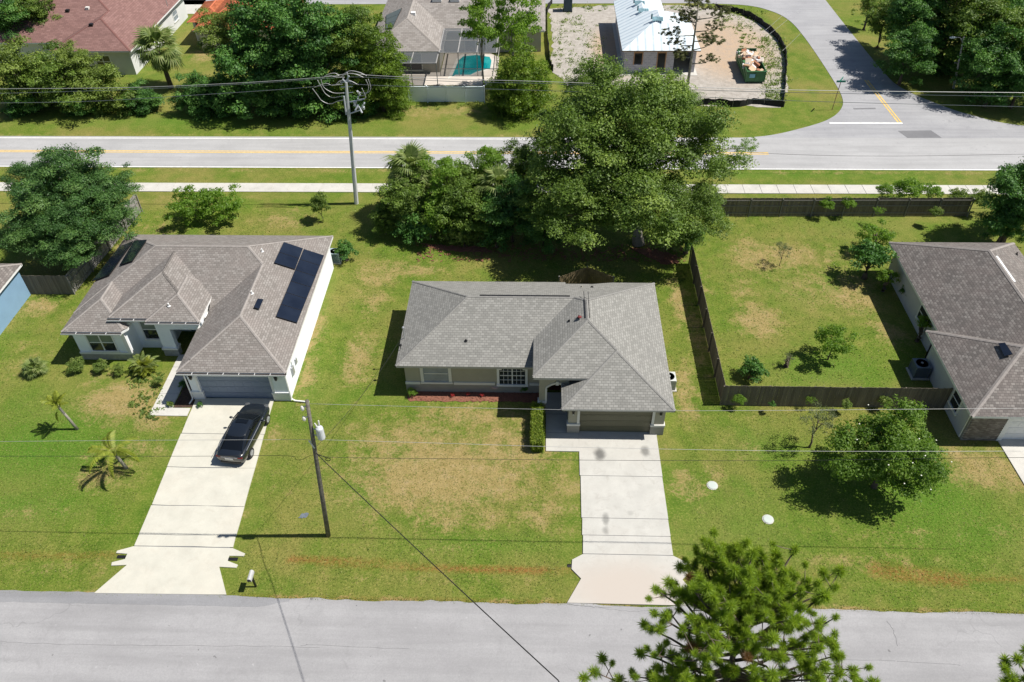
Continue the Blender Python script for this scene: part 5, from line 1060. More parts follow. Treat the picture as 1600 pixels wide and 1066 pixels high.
LM['red'] = leafmat('red_flowers', (.25, .02, .02), (.42, .04, .04), (.5, .1, .08)); LM['orange'] = leafmat('orange_leaves', (.2, .12, .02), (.35, .2, .03), (.4, .28, .06)); LM['blossom'] = leafmat('white_blossom', (.6, .6, .5), (.75, .74, .62), (.8, .8, .72))
LM['brown'] = leafmat('dead_leaves', (.1, .06, .03), (.2, .11, .05), (.28, .16, .07))
def leafquads(c, nrm, size, rg, asp=.55):
    """leaf quads at c (N,3), normals nrm, per-leaf size"""
    n = len(c); r = rg.normal(size=(n, 3)); a = np.cross(nrm, r); a /= np.linalg.norm(a, axis=1)[:, None]+1e-9; b = np.cross(nrm, a); b /= np.linalg.norm(b, axis=1)[:, None]+1e-9
    s = size[:, None]; v = np.stack([c-a*s*.5, c+b*s*asp*.5, c+a*s*.5, c-b*s*asp*.5], 1); return v.reshape(-1, 3)
def leafmesh(name, v, tint, m_):
    n = len(v)//4; fs = np.arange(n*4).reshape(n, 4); me = npmesh(name, v, fs, m_)
    at_ = me.attributes.new('tint', 'FLOAT', 'POINT'); at_.data.foreach_set('value', np.repeat(tint, 4).astype(np.float32)); return me
def crown(name, m_, seed, ncl=60, nl=600, leaf=.035, clr=(.2, .34), shape=(1, 1, .8), lobes=.25, hollow=.45, flat=-.55, up=.35, cone=0, tintvar=.35, core=.15, asp=.6):
    """unit crown of leaf clumps; shape scales the axes"""
    rg = np.random.default_rng(seed); cs = []; rs = []
    ph = rg.uniform(0, 6.28, 4)
    i = 0
    while len(cs) < ncl:
        i += 1; d = rg.normal(size=3); d /= np.linalg.norm(d)
        if d[2] < flat: continue
        th = math.atan2(d[1], d[0]); lob = 1+lobes*(.5*math.sin(3*th+ph[0])+.35*math.sin(5*th+ph[1])+.3*math.sin(4*d[2]*2+ph[2]+2*th))
        rad = (hollow+(1-hollow)*rg.random()**.6)*lob*.82; p = d*rad
        if cone: k = (p[2]+.7)/1.7; p[:2] *= max(.08, 1.05-cone*k)
        cs.append(p*np.array(shape)); rs.append(rg.uniform(*clr)*(1 if not cone else max(.45, 1.1-.6*(p[2]+.7)/1.7)))
    cs = np.array(cs); rs = np.array(rs); V = []; T = []
    for c, r in zip(cs, rs):
        n = int(nl*(r/np.mean(clr))**2); d = rg.normal(size=(n, 3)); d /= np.linalg.norm(d, axis=1)[:, None]; d[:, 2] = np.where(d[:, 2] < -.3, -d[:, 2]*.6, d[:, 2])
        q = 1+.22*np.sin(d[:, 0]*5+c[0]*9)+.22*np.sin(d[:, 1]*6+c[1]*7)+.15*np.sin(d[:, 2]*7)
        rr = r*(.35+.65*rg.random(n)**.5)*q; pos = c+d*rr[:, None]*np.array([1, 1, .72])
        nn = d*.8+rg.normal(size=(n, 3))*.55+np.array([0, 0, up]); nn /= np.linalg.norm(nn, axis=1)[:, None]
        V.append(leafquads(pos, nn, leaf*rg.uniform(.6, 1.35, n), rg, asp)); T.append(np.clip(rg.normal(.5, .5*tintvar)+rg.normal(0, tintvar*.45, n), 0, 1))
    if core:   # inner leaves that close the view through the crown
        n = int(ncl*nl*core); d = rg.normal(size=(n, 3)); d /= np.linalg.norm(d, axis=1)[:, None]; pos = d*(rg.random(n)**.4*.62)[:, None]*np.array(shape)
        if cone: k = (pos[:, 2]+.7)/1.7; pos[:, :2] *= np.clip(1.05-cone*k, .08, 2)[:, None]
        pos = pos[pos[:, 2] > flat*shape[2]*.8]; n = len(pos); nn = rg.normal(size=(n, 3)); nn /= np.linalg.norm(nn, axis=1)[:, None]
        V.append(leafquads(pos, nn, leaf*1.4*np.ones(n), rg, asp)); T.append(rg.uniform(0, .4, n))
    me = leafmesh(name, np.concatenate(V), np.concatenate(T), m_); return me, cs
TM = {}
def limb_mb(base, top, r0, targets, rg, r1=None, sway=.3):
    mb = MB(); pts = []; n = 5
    for i in range(n+1):
        t = i/n; w = sway*math.sin(t*3) if 0 < i < n else 0; pts.append((base[0]+(top[0]-base[0])*t+rg.uniform(-1, 1)*w*.3, base[1]+(top[1]-base[1])*t+rg.uniform(-1, 1)*w*.3, base[2]+(top[2]-base[2])*t))
    mb.tube(pts, [r0*1.35]+[r0*(1-.75*i/n) for i in range(1, n+1)], 8)
    for k, c in enumerate(targets):
        s = Vector(pts[min(n-1, 2+k % 3)]); c = Vector(c); mid = s.lerp(c, .5)+Vector((0, 0, -.08*(c-s).length)); mb.tube([s, mid, c], [r0*.42, r0*.26, r0*.08], 5, cap=False)
    return mb
def tree(name, label, cx_px, cy_px, zc, R, me, cs, bark='bark', group=None, r0=.2, cat='tree', flat=1.0, rz=None, dx=0, dy=0, sz=None, seed=1, trunk=True, cname='crown'):
    """crown centre seen at the pixel, at height zc; the trunk stands under it"""
    x, y = at(cx_px, cy_px, zc); rg = random.Random(seed+int(cx_px)); rz = rg.uniform(0, 6.28) if rz is None else rz
    t = thing(name, label, cat, (x+dx, y+dy, 0), 0, group)
    sc = (R, R, R*(sz or 1))
    link(cname, me, t, (-dx, -dy, zc), (0, 0, rz), sc)
    if trunk:
        ca, sa = math.cos(rz), math.sin(rz); pick = [cs[i] for i in rg.sample(range(len(cs)), min(9, len(cs)))]
        tg = [((c[0]*ca-c[1]*sa)*R*.85-dx, (c[0]*sa+c[1]*ca)*R*.85-dy, zc+c[2]*sc[2]*.85) for c in pick]
        limb_mb((0, 0, -.1), (-dx*.7, -dy*.7, zc+R*.25), r0, tg, rg).build('trunk', M_[bark], t, True, local=True)
    return t
# shared crowns
C = {}
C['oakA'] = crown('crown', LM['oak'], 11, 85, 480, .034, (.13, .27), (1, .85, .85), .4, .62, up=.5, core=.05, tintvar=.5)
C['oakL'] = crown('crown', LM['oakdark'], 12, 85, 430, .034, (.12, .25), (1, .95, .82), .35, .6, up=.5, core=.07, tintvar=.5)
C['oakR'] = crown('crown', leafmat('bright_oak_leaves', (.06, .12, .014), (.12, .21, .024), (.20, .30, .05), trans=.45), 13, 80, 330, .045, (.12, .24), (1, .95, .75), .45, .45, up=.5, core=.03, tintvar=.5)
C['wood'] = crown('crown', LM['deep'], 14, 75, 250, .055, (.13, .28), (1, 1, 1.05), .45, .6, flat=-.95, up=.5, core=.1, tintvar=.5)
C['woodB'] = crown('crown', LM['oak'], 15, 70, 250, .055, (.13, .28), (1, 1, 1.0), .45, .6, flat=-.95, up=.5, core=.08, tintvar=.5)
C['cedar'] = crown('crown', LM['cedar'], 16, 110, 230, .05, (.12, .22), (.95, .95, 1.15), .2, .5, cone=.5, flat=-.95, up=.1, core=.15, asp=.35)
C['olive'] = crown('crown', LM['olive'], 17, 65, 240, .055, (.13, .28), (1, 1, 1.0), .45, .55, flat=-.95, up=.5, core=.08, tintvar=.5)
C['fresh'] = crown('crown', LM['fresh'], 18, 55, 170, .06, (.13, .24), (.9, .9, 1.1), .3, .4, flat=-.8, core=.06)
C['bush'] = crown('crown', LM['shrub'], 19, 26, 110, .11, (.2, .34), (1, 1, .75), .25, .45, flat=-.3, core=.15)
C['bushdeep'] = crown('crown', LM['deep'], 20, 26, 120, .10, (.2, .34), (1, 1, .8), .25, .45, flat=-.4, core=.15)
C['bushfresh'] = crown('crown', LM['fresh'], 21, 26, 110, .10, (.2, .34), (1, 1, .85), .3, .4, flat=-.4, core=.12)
C['airy'] = crown('crown', LM['fresh'], 22, 40, 55, .06, (.12, .22), (1, 1, .8), .35, .25, core=.02)
C['airygrey'] = crown('crown', LM['grey'], 23, 34, 60, .055, (.12, .22), (1, 1, .85), .35, .25, core=.02)
C['thin'] = crown('crown', LM['pinethin'], 24, 22, 46, .16, (.10, .2), (1, 1, .8), .3, .4, flat=-.7, core=0, asp=.25)
C['round'] = crown('crown', LM['fresh'], 26, 50, 90, .075, (.12, .24), (1, 1, .8), .35, .4, core=.05)
C['weed'] = crown('crown', LM['shrub'], 25, 10, 40, .16, (.3, .5), (1, 1, .5), .3, .3, flat=-.1)
def T(name, label, px, py, zc, Rpx, kind, ymin=None, **k):
    if ymin: zc = min(zc, CAMH*(1-ymin/at(px, py)[1]))
    R = Rpx/ppm(px, py, zc); me, cs = C[kind]; return tree(name, label, px, py, zc, R, me, cs, **k)
# big oak: three overlapping crown lobes on one trunk
def big_oak():
    bx, by = at(998, 382); t = thing('oak_tree', 'large spreading live oak behind the middle house', 'tree', (bx, by, 0))
    me, cs = C['oakA']; rg = random.Random(2); mb = MB(); tg = []
    for (px, py, zc, Rp, rz, sz) in ((985, 190, 9.5, 112, .4, .9), (905, 240, 7.5, 108, 1.9, .95), (1060, 240, 7.8, 98, 3.6, .95), (985, 315, 5.5, 112, 5.0, .8), (890, 320, 5.0, 90, 2.4, .8), (1080, 335, 4.6, 70, .9, .9), (930, 150, 9.2, 62, 4.1, .8), (1040, 165, 9.0, 60, 2.9, .8)):
        x, y = at(px, py, zc); R = Rp/ppm(px, py, zc); link('crown', me, t, (x-bx, y-by, zc), (0, 0, rz), (R, R, R*sz))
        for i in rg.sample(range(len(cs)), 5): c = cs[i]; tg.append((x-bx+(c[0]*math.cos(rz)-c[1]*math.sin(rz))*R*.8, y-by+(c[0]*math.sin(rz)+c[1]*math.cos(rz))*R*.8, zc+c[2]*R*sz*.8))
    x, y = at(975, 230, 7); limb_mb((0, 0, -.1), (x-bx, y-by, 8.5), .42, tg, rg).build('trunk', M_['bark_pale'], t, True, local=True)
    # the stray branch reaching right
    x, z = aty(1165, 232, by+3); a = aty(1120, 240, by+3); V = Vector((x-bx, 3, z)); W_ = Vector((a[0]-bx-1.5, 3, a[1]))
    MB().tube([W_, W_.lerp(V, .5)+Vector((0, 0, .15)), V], [.09, .06, .03], 6).build('branch', M_['bark_pale'], t, True, local=True)
    link('crown', C['airy'][0], t, tuple(V), (0, 0, 1), 1.3); link('crown', C['airy'][0], t, tuple(W_.lerp(V, .6)+Vector((0, 0, -1.2))), (0, 0, 2), 1.2)
big_oak()
def left_oak():
    t = thing('oak_tree', 'round dark green live oak at the left, behind the silvery fence', 'tree', at(100, 318, 4.2)+(0,))
    me, cs = C['oakL']; bx, by = t.location.x, t.location.y; tg = []; rg = random.Random(5)
    for (px, py, zc, Rp, rz, sz) in ((105, 295, 5.6, 82, .2, .9), (150, 345, 4.3, 68, 2.1, .95), (62, 355, 3.8, 66, 4.0, .95), (110, 380, 3.2, 62, 5.2, .9), (60, 290, 5.0, 55, 1.2, .9), (165, 300, 5.0, 52, 3.1, .9)):
        x, y = at(px, py, zc); R = Rp/ppm(px, py, zc); link('crown', me, t, (x-bx, y-by, zc), (0, 0, rz), (R, R, R*sz))
        for i in rg.sample(range(len(cs)), 4): c = cs[i]; tg.append((x-bx+c[0]*R*.7, y-by+c[1]*R*.7, zc+c[2]*R*.7))
    limb_mb((0, 0, -.1), (0, 0, 5), .3, tg, rg).build('trunk', M_['bark'], t, True, local=True)
left_oak()
t = T('shade_tree', 'leafy shade tree with white blossoms in the front lawn at the right', 1388, 712, 2.9, 93, 'oakR', r0=.14, dx=0)
rg = random.Random(4); mb = MB()
R0 = 93/ppm(1388, 712, 2.9)
for i in range(14):
    d = Vector((rg.gauss(0, 1), rg.gauss(0, 1), abs(rg.gauss(0, 1)))).normalized()*R0*rg.uniform(.82, .97); d.z *= .8; mb.blob((d.x, d.y, d.z+2.9), (.045, .045, .035), 5, 3)
mb.build('blossoms', mat('blossom_white', (.78, .77, .66), .6), t, local=True)
T('small_tree', 'small pale airy tree left of the blossoming shade tree', 1280, 655, 2.6, 36, 'airygrey', r0=.07)
T('small_tree', 'small bright green tree standing in the fenced right yard', 1303, 534, 1.7, 36, 'round', r0=.06)
T('bush', 'dark bush in the corner inside the fenced right yard', 1177, 578, .8, 25, 'bushdeep', cat='bush')
T('bush', 'tall dark bush at the rear left corner of the right house', 1362, 402, 2.0, 36, 'bushdeep', cat='bush'); T('bush', 'feathery bright bush behind the tall dark bush of the right house', 1368, 370, 1.6, 30, 'round', cat='bush')
T('bush', 'small light green shrub under the eave of the right house, nearer its rear', 1388, 432, 1.4, 17, 'bushfresh', cat='bush'); T('bush', 'narrow green shrub under the right house eave, just behind the step in the roof', 1446, 503, 1.8, 15, 'bushfresh', cat='bush'); T('bush', 'low green shrub between the right house wall and its pale shrub', 1418, 455, .9, 14, 'bushdeep', cat='bush')
T('sapling', 'twiggy sapling with few leaves in the right yard', 1224, 390, 1.6, 20, 'airygrey', r0=.03); T('bush', 'tiny twiggy plant beside the small tree in the right yard', 1232, 560, .8, 13, 'airygrey', cat='bush')
for i, (px, py, r, k, L) in enumerate([(1155, 625, 12, 'bushfresh', 'small shrub at the left end of the dark weathered fence'), (1207, 632, 7, 'bushdeep', 'lowest tiny shrub in front of the dark weathered fence'), (1265, 625, 11, 'airy', 'shrub in front of the fence, just above the pale airy tree'), (1322, 633, 11, 'bush', 'rounded shrub in front of the fence behind the blossoming tree'), (1384, 628, 13, 'bush', 'pointed shrub against the fence, nearest the pink box')]):
    T('shrub', L, px, py, .8, r, k, cat='shrub', group='shrubs along the front of the weathered fence', trunk=False)
for i, (px, py, r, k, L) in enumerate([(1292, 318, 14, 'bushfresh', 'leftmost bright bush growing over the back fence of the right yard'), (1325, 318, 13, 'bushfresh', 'second bright bush from the left on the back fence'), (1373, 330, 11, 'airy', 'thin shrub in front of the back fence between the bright bushes'), (1385, 298, 16, 'bushfresh', 'bright shrub behind the back fence at the sidewalk, left of the clump'),
    (1422, 298, 28, 'bushfresh', 'largest bright shrub behind the back fence'), (1455, 300, 18, 'bushfresh', 'bright shrub directly right of the largest one behind the back fence'), (1495, 308, 18, 'bush', 'low shrub behind the back fence near the dark tree'), (1530, 312, 22, 'bush', 'shrub merging into the dark tree at the right edge'), (1462, 332, 12, 'bush', 'small shrub in front of the back fence, right of the middle')]):
    T('shrub', L, px, py, 1.4, r, k, cat='shrub', group='shrubs along the back fence of the right yard', trunk=False)
T('tree', 'dark tree at the right edge beyond the back fence', 1600, 308, 4.4, 66, 'wood', r0=.2); T('tree', 'lower dark tree beneath the one at the right edge', 1575, 345, 2.6, 38, 'wood', r0=.12)
T('tree', 'broad twiggy young tree behind the left house', 300, 322, 1.5, 42, 'round', r0=.05); T('tree', 'second twiggy young tree behind the left house, to the right', 345, 322, 1.5, 40, 'round', r0=.05)
T('sapling', 'upright leafy sapling in the back lawn of the left house', 500, 322, 1.5, 19, 'airygrey' if 0 else 'bush', r0=.04, sz=1.8)
T('bush', 'round dark bush at the rear right corner of the left house', 539, 392, .9, 21, 'bushdeep', cat='bush')
# clump of mixed trees between the middle house and the far road
G2 = 'mixed trees in the clump left of the large oak'
for (px, py, zc, r, k, L) in [(628, 318, 2.8, 40, 'bush', 'rounded olive tree at the left end of the clump'), (660, 262, 5.0, 26, 'fresh', 'light green tree standing behind the leftmost palm'), (695, 290, 4.6, 46, 'fresh', 'light green bushy tree in the middle of the clump'),
    (730, 330, 3.0, 48, 'woodB', 'dark rounded tree in front of the clump'), (760, 268, 5.2, 40, 'fresh', 'bright leafy tree right of the middle of the clump'), (800, 330, 3.5, 50, 'wood', 'shadowy tree in the clump next to the large oak'), (670, 350, 1.8, 38, 'bushdeep', 'low dark bush at the foot of the clump'),
    (820, 255, 5.4, 36, 'woodB', 'tree filling the gap between clump and large oak'), (600, 345, 1.6, 24, 'woodB', 'small tree at the outer left edge of the clump'), (850, 345, 2.8, 44, 'wood', 'dark undergrowth tree under the large oak on the left'), (775, 370, 1.2, 30, 'bushdeep', 'low bush at the edge of the rear mulch'), (640, 315, 3.4, 44, 'woodB', 'leafy tree filling the left half of the clump'), (690, 335, 2.6, 44, 'round', 'bright bush between the palms of the clump'),
    (735, 300, 4.2, 44, 'woodB', 'green tree between the low palm and the shadowy tree'), (640, 360, 1.2, 26, 'bushdeep', 'dark bush at the left foot of the clump'), (725, 372, 1.0, 24, 'bush', 'olive bush beside the small fan palm')]:
    T('tree', L, px, py, zc*.85, r*1.1, k, group=G2, r0=.12)
T('bush', 'dark leafy bush at the foot of the large oak, beside the fence corner', 1075, 372, 1.5, 28, 'bushdeep', cat='bush')
# far side of the main road
for (n, px, py, zc, r, k, L) in [('tree', 25, 120, 4.0, 52, 'olive', 'olive bushy tree at the far left across the main road'), ('tree', 95, 130, 4.0, 50, 'woodB', 'green bushy tree, second from the left across the main road'), ('tree', 115, 105, 4.4, 34, 'olive', 'yellow green tree top in front of the red roofed house'), ('tree', 160, 145, 3.4, 46, 'olive', 'pale bushy tree, third from the left across the main road'),
    ('tree', 40, 165, 2.2, 40, 'wood', 'dark low tree at the road verge, far left'), ('tree', 130, 168, 2.0, 34, 'wood', 'dark low tree at the verge before the bushy trees'), ('tree', 225, 165, 2.0, 30, 'wood', 'low dark thicket left of the sabal palm'), ('tree', 310, 150, 3.2, 34, 'wood', 'dark thicket right of the sabal palm'),
    ('tree', 15, 25, 5, 40, 'wood', 'dark tree behind the red roofed house at the top left corner'), ('tree', 60, 18, 5, 34, 'woodB', 'brighter tree behind the red roofed house'),
    ('tree', 345, 60, 6, 42, 'olive', 'thin canopied tree before the orange roof'), ('tree', 420, 40, 8, 62, 'wood', 'tall dark tree in the middle of the roadside grove'), ('tree', 400, 115, 5.5, 62, 'wood', 'broad dark tree in the roadside grove, nearer the road'),
    ('tree', 490, 60, 8, 62, 'wood', 'tallest dark tree of the roadside grove'), ('tree', 480, 135, 5, 60, 'wood', 'dark broad tree directly behind the concrete pole'), ('tree', 545, 60, 7.5, 48, 'woodB', 'green tree right of the tallest of the grove'), ('tree', 350, 160, 2.4, 40, 'wood', 'low dark tree at the left foot of the grove'), ('tree', 440, 165, 2.2, 44, 'wood', 'low dark tree at the foot of the grove, left of the pole'), ('tree', 560, 165, 2.6, 42, 'cedar' if 0 else 'wood', 'low dark tree at the right foot of the grove'),
    ('cedar_tree', 590, 95, 6.2, 58, 'cedar', 'broad pointed cedar at the right end of the roadside grove'), ('cedar_tree', 555, 120, 5.2, 52, 'cedar', 'second cedar in the grove, just left of the broad one'), ('cedar_tree', 612, 140, 4, 42, 'cedar', 'lower cedar next to the pool deck'),
    ('cedar_tree', 815, 132, 3.6, 66, 'cedar', 'broad dark cedar between the white fence and the sandy lot'), ('cedar_tree', 790, 150, 2.6, 38, 'cedar', 'smaller cedar at the right end of the white fence')]:
    T(n, L, px, py, zc, r*1.12, k, ymin=78.5, group='trees across the main road on the left', r0=.16)
for (px, py, zc, r, L) in [(752, 34, 8.0, 42, 'bright slender tree leaning over the pool screen'), (800, 34, 7.5, 50, 'bright slender tree right of the pool')]:
    T('slender_tree', L, px, py, zc, r, 'fresh', r0=.12, bark='bark_pale', group='bright trees by the pool', sz=1.3)
T('small_tree', 'thin bright shrubby tree beside the silt fence at the top', 815, 45, 3, 18, 'airy', r0=.05)
# woods at the top right
k = 0
for (px, py, zc, r, kd, L) in [(1385, 25, 5, 34, 'woodB', 'edge tree of the woods nearest the side road'), (1430, 30, 7, 46, 'wood', 'dark tree in the woods behind the side road'), (1420, 85, 4.5, 40, 'wood', 'rounded dark tree at the wood edge beside the road shadow'), (1480, 60, 6.5, 48, 'wood', 'dark tree behind the street lamp'), (1475, 115, 3.2, 34, 'wood', 'low dark tree at the foot of the street lamp'),
    (1530, 40, 8, 50, 'woodB', 'taller green tree of the woods right of the lamp'), (1545, 100, 5, 50, 'wood', 'dark tree of the woods right of the lamp post'), (1595, 60, 8, 48, 'woodB', 'tall tree of the woods at the right picture edge'), (1600, 120, 4.5, 46, 'wood', 'lower tree of the woods at the right picture edge'), (1500, 5, 10, 44, 'olive', 'olive topped tree at the top of the woods'), (1570, 5, 10, 44, 'wood', 'tree top at the upper right corner'), (1450, 0, 9, 40, 'wood', 'tree top of the woods left of the olive topped tree'), (1360, 8, 4, 18, 'woodB', 'small tree at the upper end of the woods by the side road'), (1545, 150, 1.6, 30, 'bushdeep', 'low undergrowth mound at the foot of the woods')]:
    T('tree', L, px, py, zc*.75, r*1.12, kd, ymin=(88.5 if 1455 < px < 1528 else None), group='trees of the woods at the top right', r0=.18)
for px, py, L in ((1655, 95, 'nearer tree just past the right picture edge, shading the wood verge'), (1640, 45, 'farther tree just past the right picture edge, behind the woods')): T('tree', L, px, py, 5.0, 50, 'wood', r0=.2)
# snag pine on the building lot
def snag():
    bx, by = at(1072, 147); tp = aty(1092, 5, by); t = thing('pine_tree', 'thin sparse pine standing in front of the unfinished house', 'tree', (bx, by, 0)); rg = random.Random(7); mb = MB()
    H = tp[1]; top = Vector((tp[0]-bx, 0, H)); mb.tube([(0, 0, -.1), top*.35+Vector((.05, 0, 0)), top*.7, top], [.17, .13, .09, .04], 8); ends = []
    for (f, ang, L) in [(.35, 0, 2.4), (.42, 3.1, 1.4), (.5, .3, 2.6), (.55, 2.9, 2.2), (.6, 5.5, 2.0), (.66, 3.4, 3.2), (.7, .5, 3.0), (.75, 1.8, 1.6), (.8, 2.7, 2.0), (.83, .2, 2.8), (.88, 3.6, 1.6), (.93, .9, 1.4), (.97, 4, 1.0)]:
        s = top*f; e = s+Vector((math.cos(ang)*L, math.sin(ang)*L*.7, rg.uniform(.2, 1.1))); mb.tube([s, s.lerp(e, .5)+Vector((0, 0, -.2)), e], [.07, .045, .02], 5); ends.append(e); ends.append(s.lerp(e, .7)+Vector((0, 0, .2)))
    mb.build('trunk', M_['bark_pale'], t, True, local=True)
    for e in ends: link('needle_cluster', C['thin'][0], t, tuple(e), (0, 0, rg.uniform(0, 6)), rg.uniform(.8, 1.25))
snag()
# ---------------------------------------------------------------- palms
def fan_frond(seed):
    rg = np.random.default_rng(seed); V = []; 
    stem = np.array([[0, -.02, 0], [0, .02, 0], [.62, .012, .12], [.62, -.012, .12]]); V.append(stem)
    for i in range(22):
        a = (i/21-.5)*4.4; L = .62*(1-.12*abs(a))*rg.uniform(.9, 1.05); c = np.array([.6, 0, .12]); d = np.array([math.cos(a), math.sin(a), 0]); n = np.array([-d[1], d[0], 0])*.035
        dr = -.10-.35*rg.random()*L; e = c+d*L+np.array([0, 0, dr]); mid = c+d*L*.55+np.array([0, 0, .02]); V.append(np.stack([c, mid-n, e, mid+n]))
    v = np.concatenate(V); return leafmesh('frond', v, rg.uniform(.2, .9, len(v)//4), LM['palm'])
def feather_frond(seed, m_, L=1.6, droop=1.3, nl=34, ll=.36):
    rg = np.random.default_rng(seed); V = []; pts = []
    for i in range(nl+1):
        t = i/nl; a = .95-droop*1.7*t; pts.append((0, 0, 0) if i == 0 else (pts[-1][0]+math.cos(a)*L/nl, 0, pts[-1][2]+math.sin(a)*L/nl))
    pts = np.array(pts)
    for i in range(nl):
        p, q = pts[i], pts[i+1]; V.append(np.array([[p[0], -.012, p[2]], [q[0], -.01, q[2]], [q[0], .01, q[2]], [p[0], .012, p[2]]]))
        if i > 5:
            t = i/nl; l = ll*math.sin(math.pi*(.15+.8*t)); 
            for s in (-1, 1):
                d = np.array([.45, s*.85, -.45-.3*rg.random()]); d /= np.linalg.norm(d); e = p+d*l; n = np.array([.034, 0, .0]); V.append(np.stack([p, p+d*l*.5-n, e, p+d*l*.5+n]))
    v = np.concatenate(V); return leafmesh('frond', v, rg.uniform(.3, 1, len(v)//4), m_)
FAN = [fan_frond(i) for i in range(3)]; FEA = [feather_frond(i, LM['palm']) for i in range(2)]; FEY = [feather_frond(5+i, LM['palmy'], 1.0, 1.0, 22, .28) for i in range(2)]
FEB = [feather_frond(9, LM['palmy'], 1.9, 1.55, 40, .36)]
def palm(label, x, y, h, fr, n, s, trunk_r=.16, lean_=(0, 0), name='palm_tree', cat='palm', group=None, seed=0, el=(-.7, 1.2), bark='bark', skirt=0):
    t = thing(name, label, cat, (x, y, 0), 0, group); rg = random.Random(seed)
    if h > .25:
        mb = MB(); mb.tube([(0, 0, -.1), (lean_[0]*.4, lean_[1]*.4, h*.45), (lean_[0], lean_[1], h)], [trunk_r*1.25, trunk_r, trunk_r*.9], 9); mb.build('trunk', M_[bark], t, True, local=True)
    for i in range(n):
        az = i*2.39996+rg.uniform(-.2, .2); e_ = el[0]+(el[1]-el[0])*((i+.5)/n)
        link('frond', fr[i % len(fr)], t, (lean_[0], lean_[1], h), (rg.uniform(-.3, .3), -e_, az), s*rg.uniform(.85, 1.1))
    for i in range(skirt): link('dead_frond', FAN[0], t, (lean_[0], lean_[1], h-.15), (0, 1.1+rg.uniform(-.1, .4), i*.9), s*.8)
    return t
x, y = at(268, 138); palm('full sabal palm before the red roofed house', x, y, 4.3, FAN, 34, 2.5, .24, (-.15, 0), seed=1, skirt=8)
for i, (px, py, z, s, L) in enumerate([(640, 262, 4.6, 1.45, 'sabal palm at the left of the roadside clump'), (668, 300, 3.2, 1.2, 'low sabal palm in the middle of the clump'), (778, 292, 4.4, 1.35, 'sabal palm in the clump close to the large oak'), (640, 285, 3.8, 1.2, 'drooping sabal palm below the leftmost palm'), (703, 352, 1.0, .9, 'small fan palm at the foot of the clump'), (1052, 368, 1.2, .8, 'small fan palm under the large oak')]):
    x, y = at(px, py, z); palm(L, x, y, z-.2, FAN, 26, s*1.4, .16, seed=i+3, group='fan palms in the roadside clump')
x, y = at(121, 671); PA = palm('slim young palm with bare leaning trunk, upper one on the left lawn', x, y, 2.15, FEY, 12, 1.15, .085, (-.42, .0), seed=9, bark='bark_pale', el=(.3, 1.2))
link('dead_frond', FEY[0], PA, (-.45, -.05, 1.9), (0, 1.3, 3.6), 1.1)
x, y = at(198, 732); palm('young palm with long drooping fronds, lower one on the left lawn', x, y, 1.45, FEB, 8, 1.25, .1, (-.3, 0), seed=4, bark='bark_pale', el=(.1, .5)); 
def at0(px, py): return at(px, py)
x, y = at(58, 583); palm('spiky green yucca beside the left house lawn edge', x, y, .35, FAN, 20, .85, .08, seed=6, name='yucca', cat='plant', el=(-.2, 1.3))
x, y = at(228, 580); palm('wide clump palm with orange stems at the front of the left house', x, y, .2, FEY+FEY+FEA[:1], 75, 1.0, .1, seed=8, name='clump_palm', cat='plant', el=(-.1, 1.3))
for i, (px, py, r, kd, L) in enumerate([(118, 573, 17, 'bush', 'leftmost round bush before the left house windows'), (157, 573, 15, 'bush', 'second bush from the left before the left house'), (185, 577, 11, 'olive', 'yellowish bush beside the clump palm'), (248, 596, 9, 'bush', 'low weedy bush right of the clump palm')]):
    T('bush', L, px, py, .45, r, kd, cat='bush', group='bushes along the front of the left house', trunk=False)
T('bush', 'small plant in the shady bed beside the left garage', 285, 600, .3, 8, 'bushdeep', cat='bush', trunk=False); T('bush', 'small green tuft at the foot of the left garage pier', 312, 632, .25, 6, 'bushdeep', cat='bush', trunk=False); T('bush', 'grassy tuft at the lower end of the shady left bed', 266, 632, .2, 7, 'bush', cat='bush', trunk=False)
T('bush', 'bright green plant at the left end of the red mulch bed', 643, 613, .35, 9, 'bushfresh', cat='bush', trunk=False); T('bush', 'dark plant below the arched window, against the middle house wall', 819, 608, .4, 7, 'bushdeep', cat='bush', trunk=False)
# red flowers
rg_ = np.random.default_rng(3); C['flower'] = crown('flowers', LM['red'], 31, 12, 30, .2, (.3, .5), (1, 1, .7), .2, .2, flat=-.2)
for px, py, L in ((707, 617, 'leftmost dark red flower clump in the mulch bed'), (731, 616, 'middle bright red flower clump in the mulch bed'), (753, 617, 'rightmost bright red flower clump in the mulch bed')):
    T('flower_clump', L, px, py, .18, 4.2, 'flower', cat='flowers', trunk=False, cname='flowers', group='red flowers in the mulch bed')
x, y = at(774, 611); tag(MB().lathe([(.28, .5), (.3, .5), (.3, .56), (.26, .56)], x, y, 14).tube([(x-.2, y, 0), (x, y, .5), (x+.2, y, 0)], .03, 5).blob((x, y, .55), (.2, .2, .12), 8, 4).build('wreath_stand', mat('pinkish_white_wreath', (.5, .36, .33), .8)), 'small pinkish white wreath on a stand in the mulch bed', 'garden ornament')
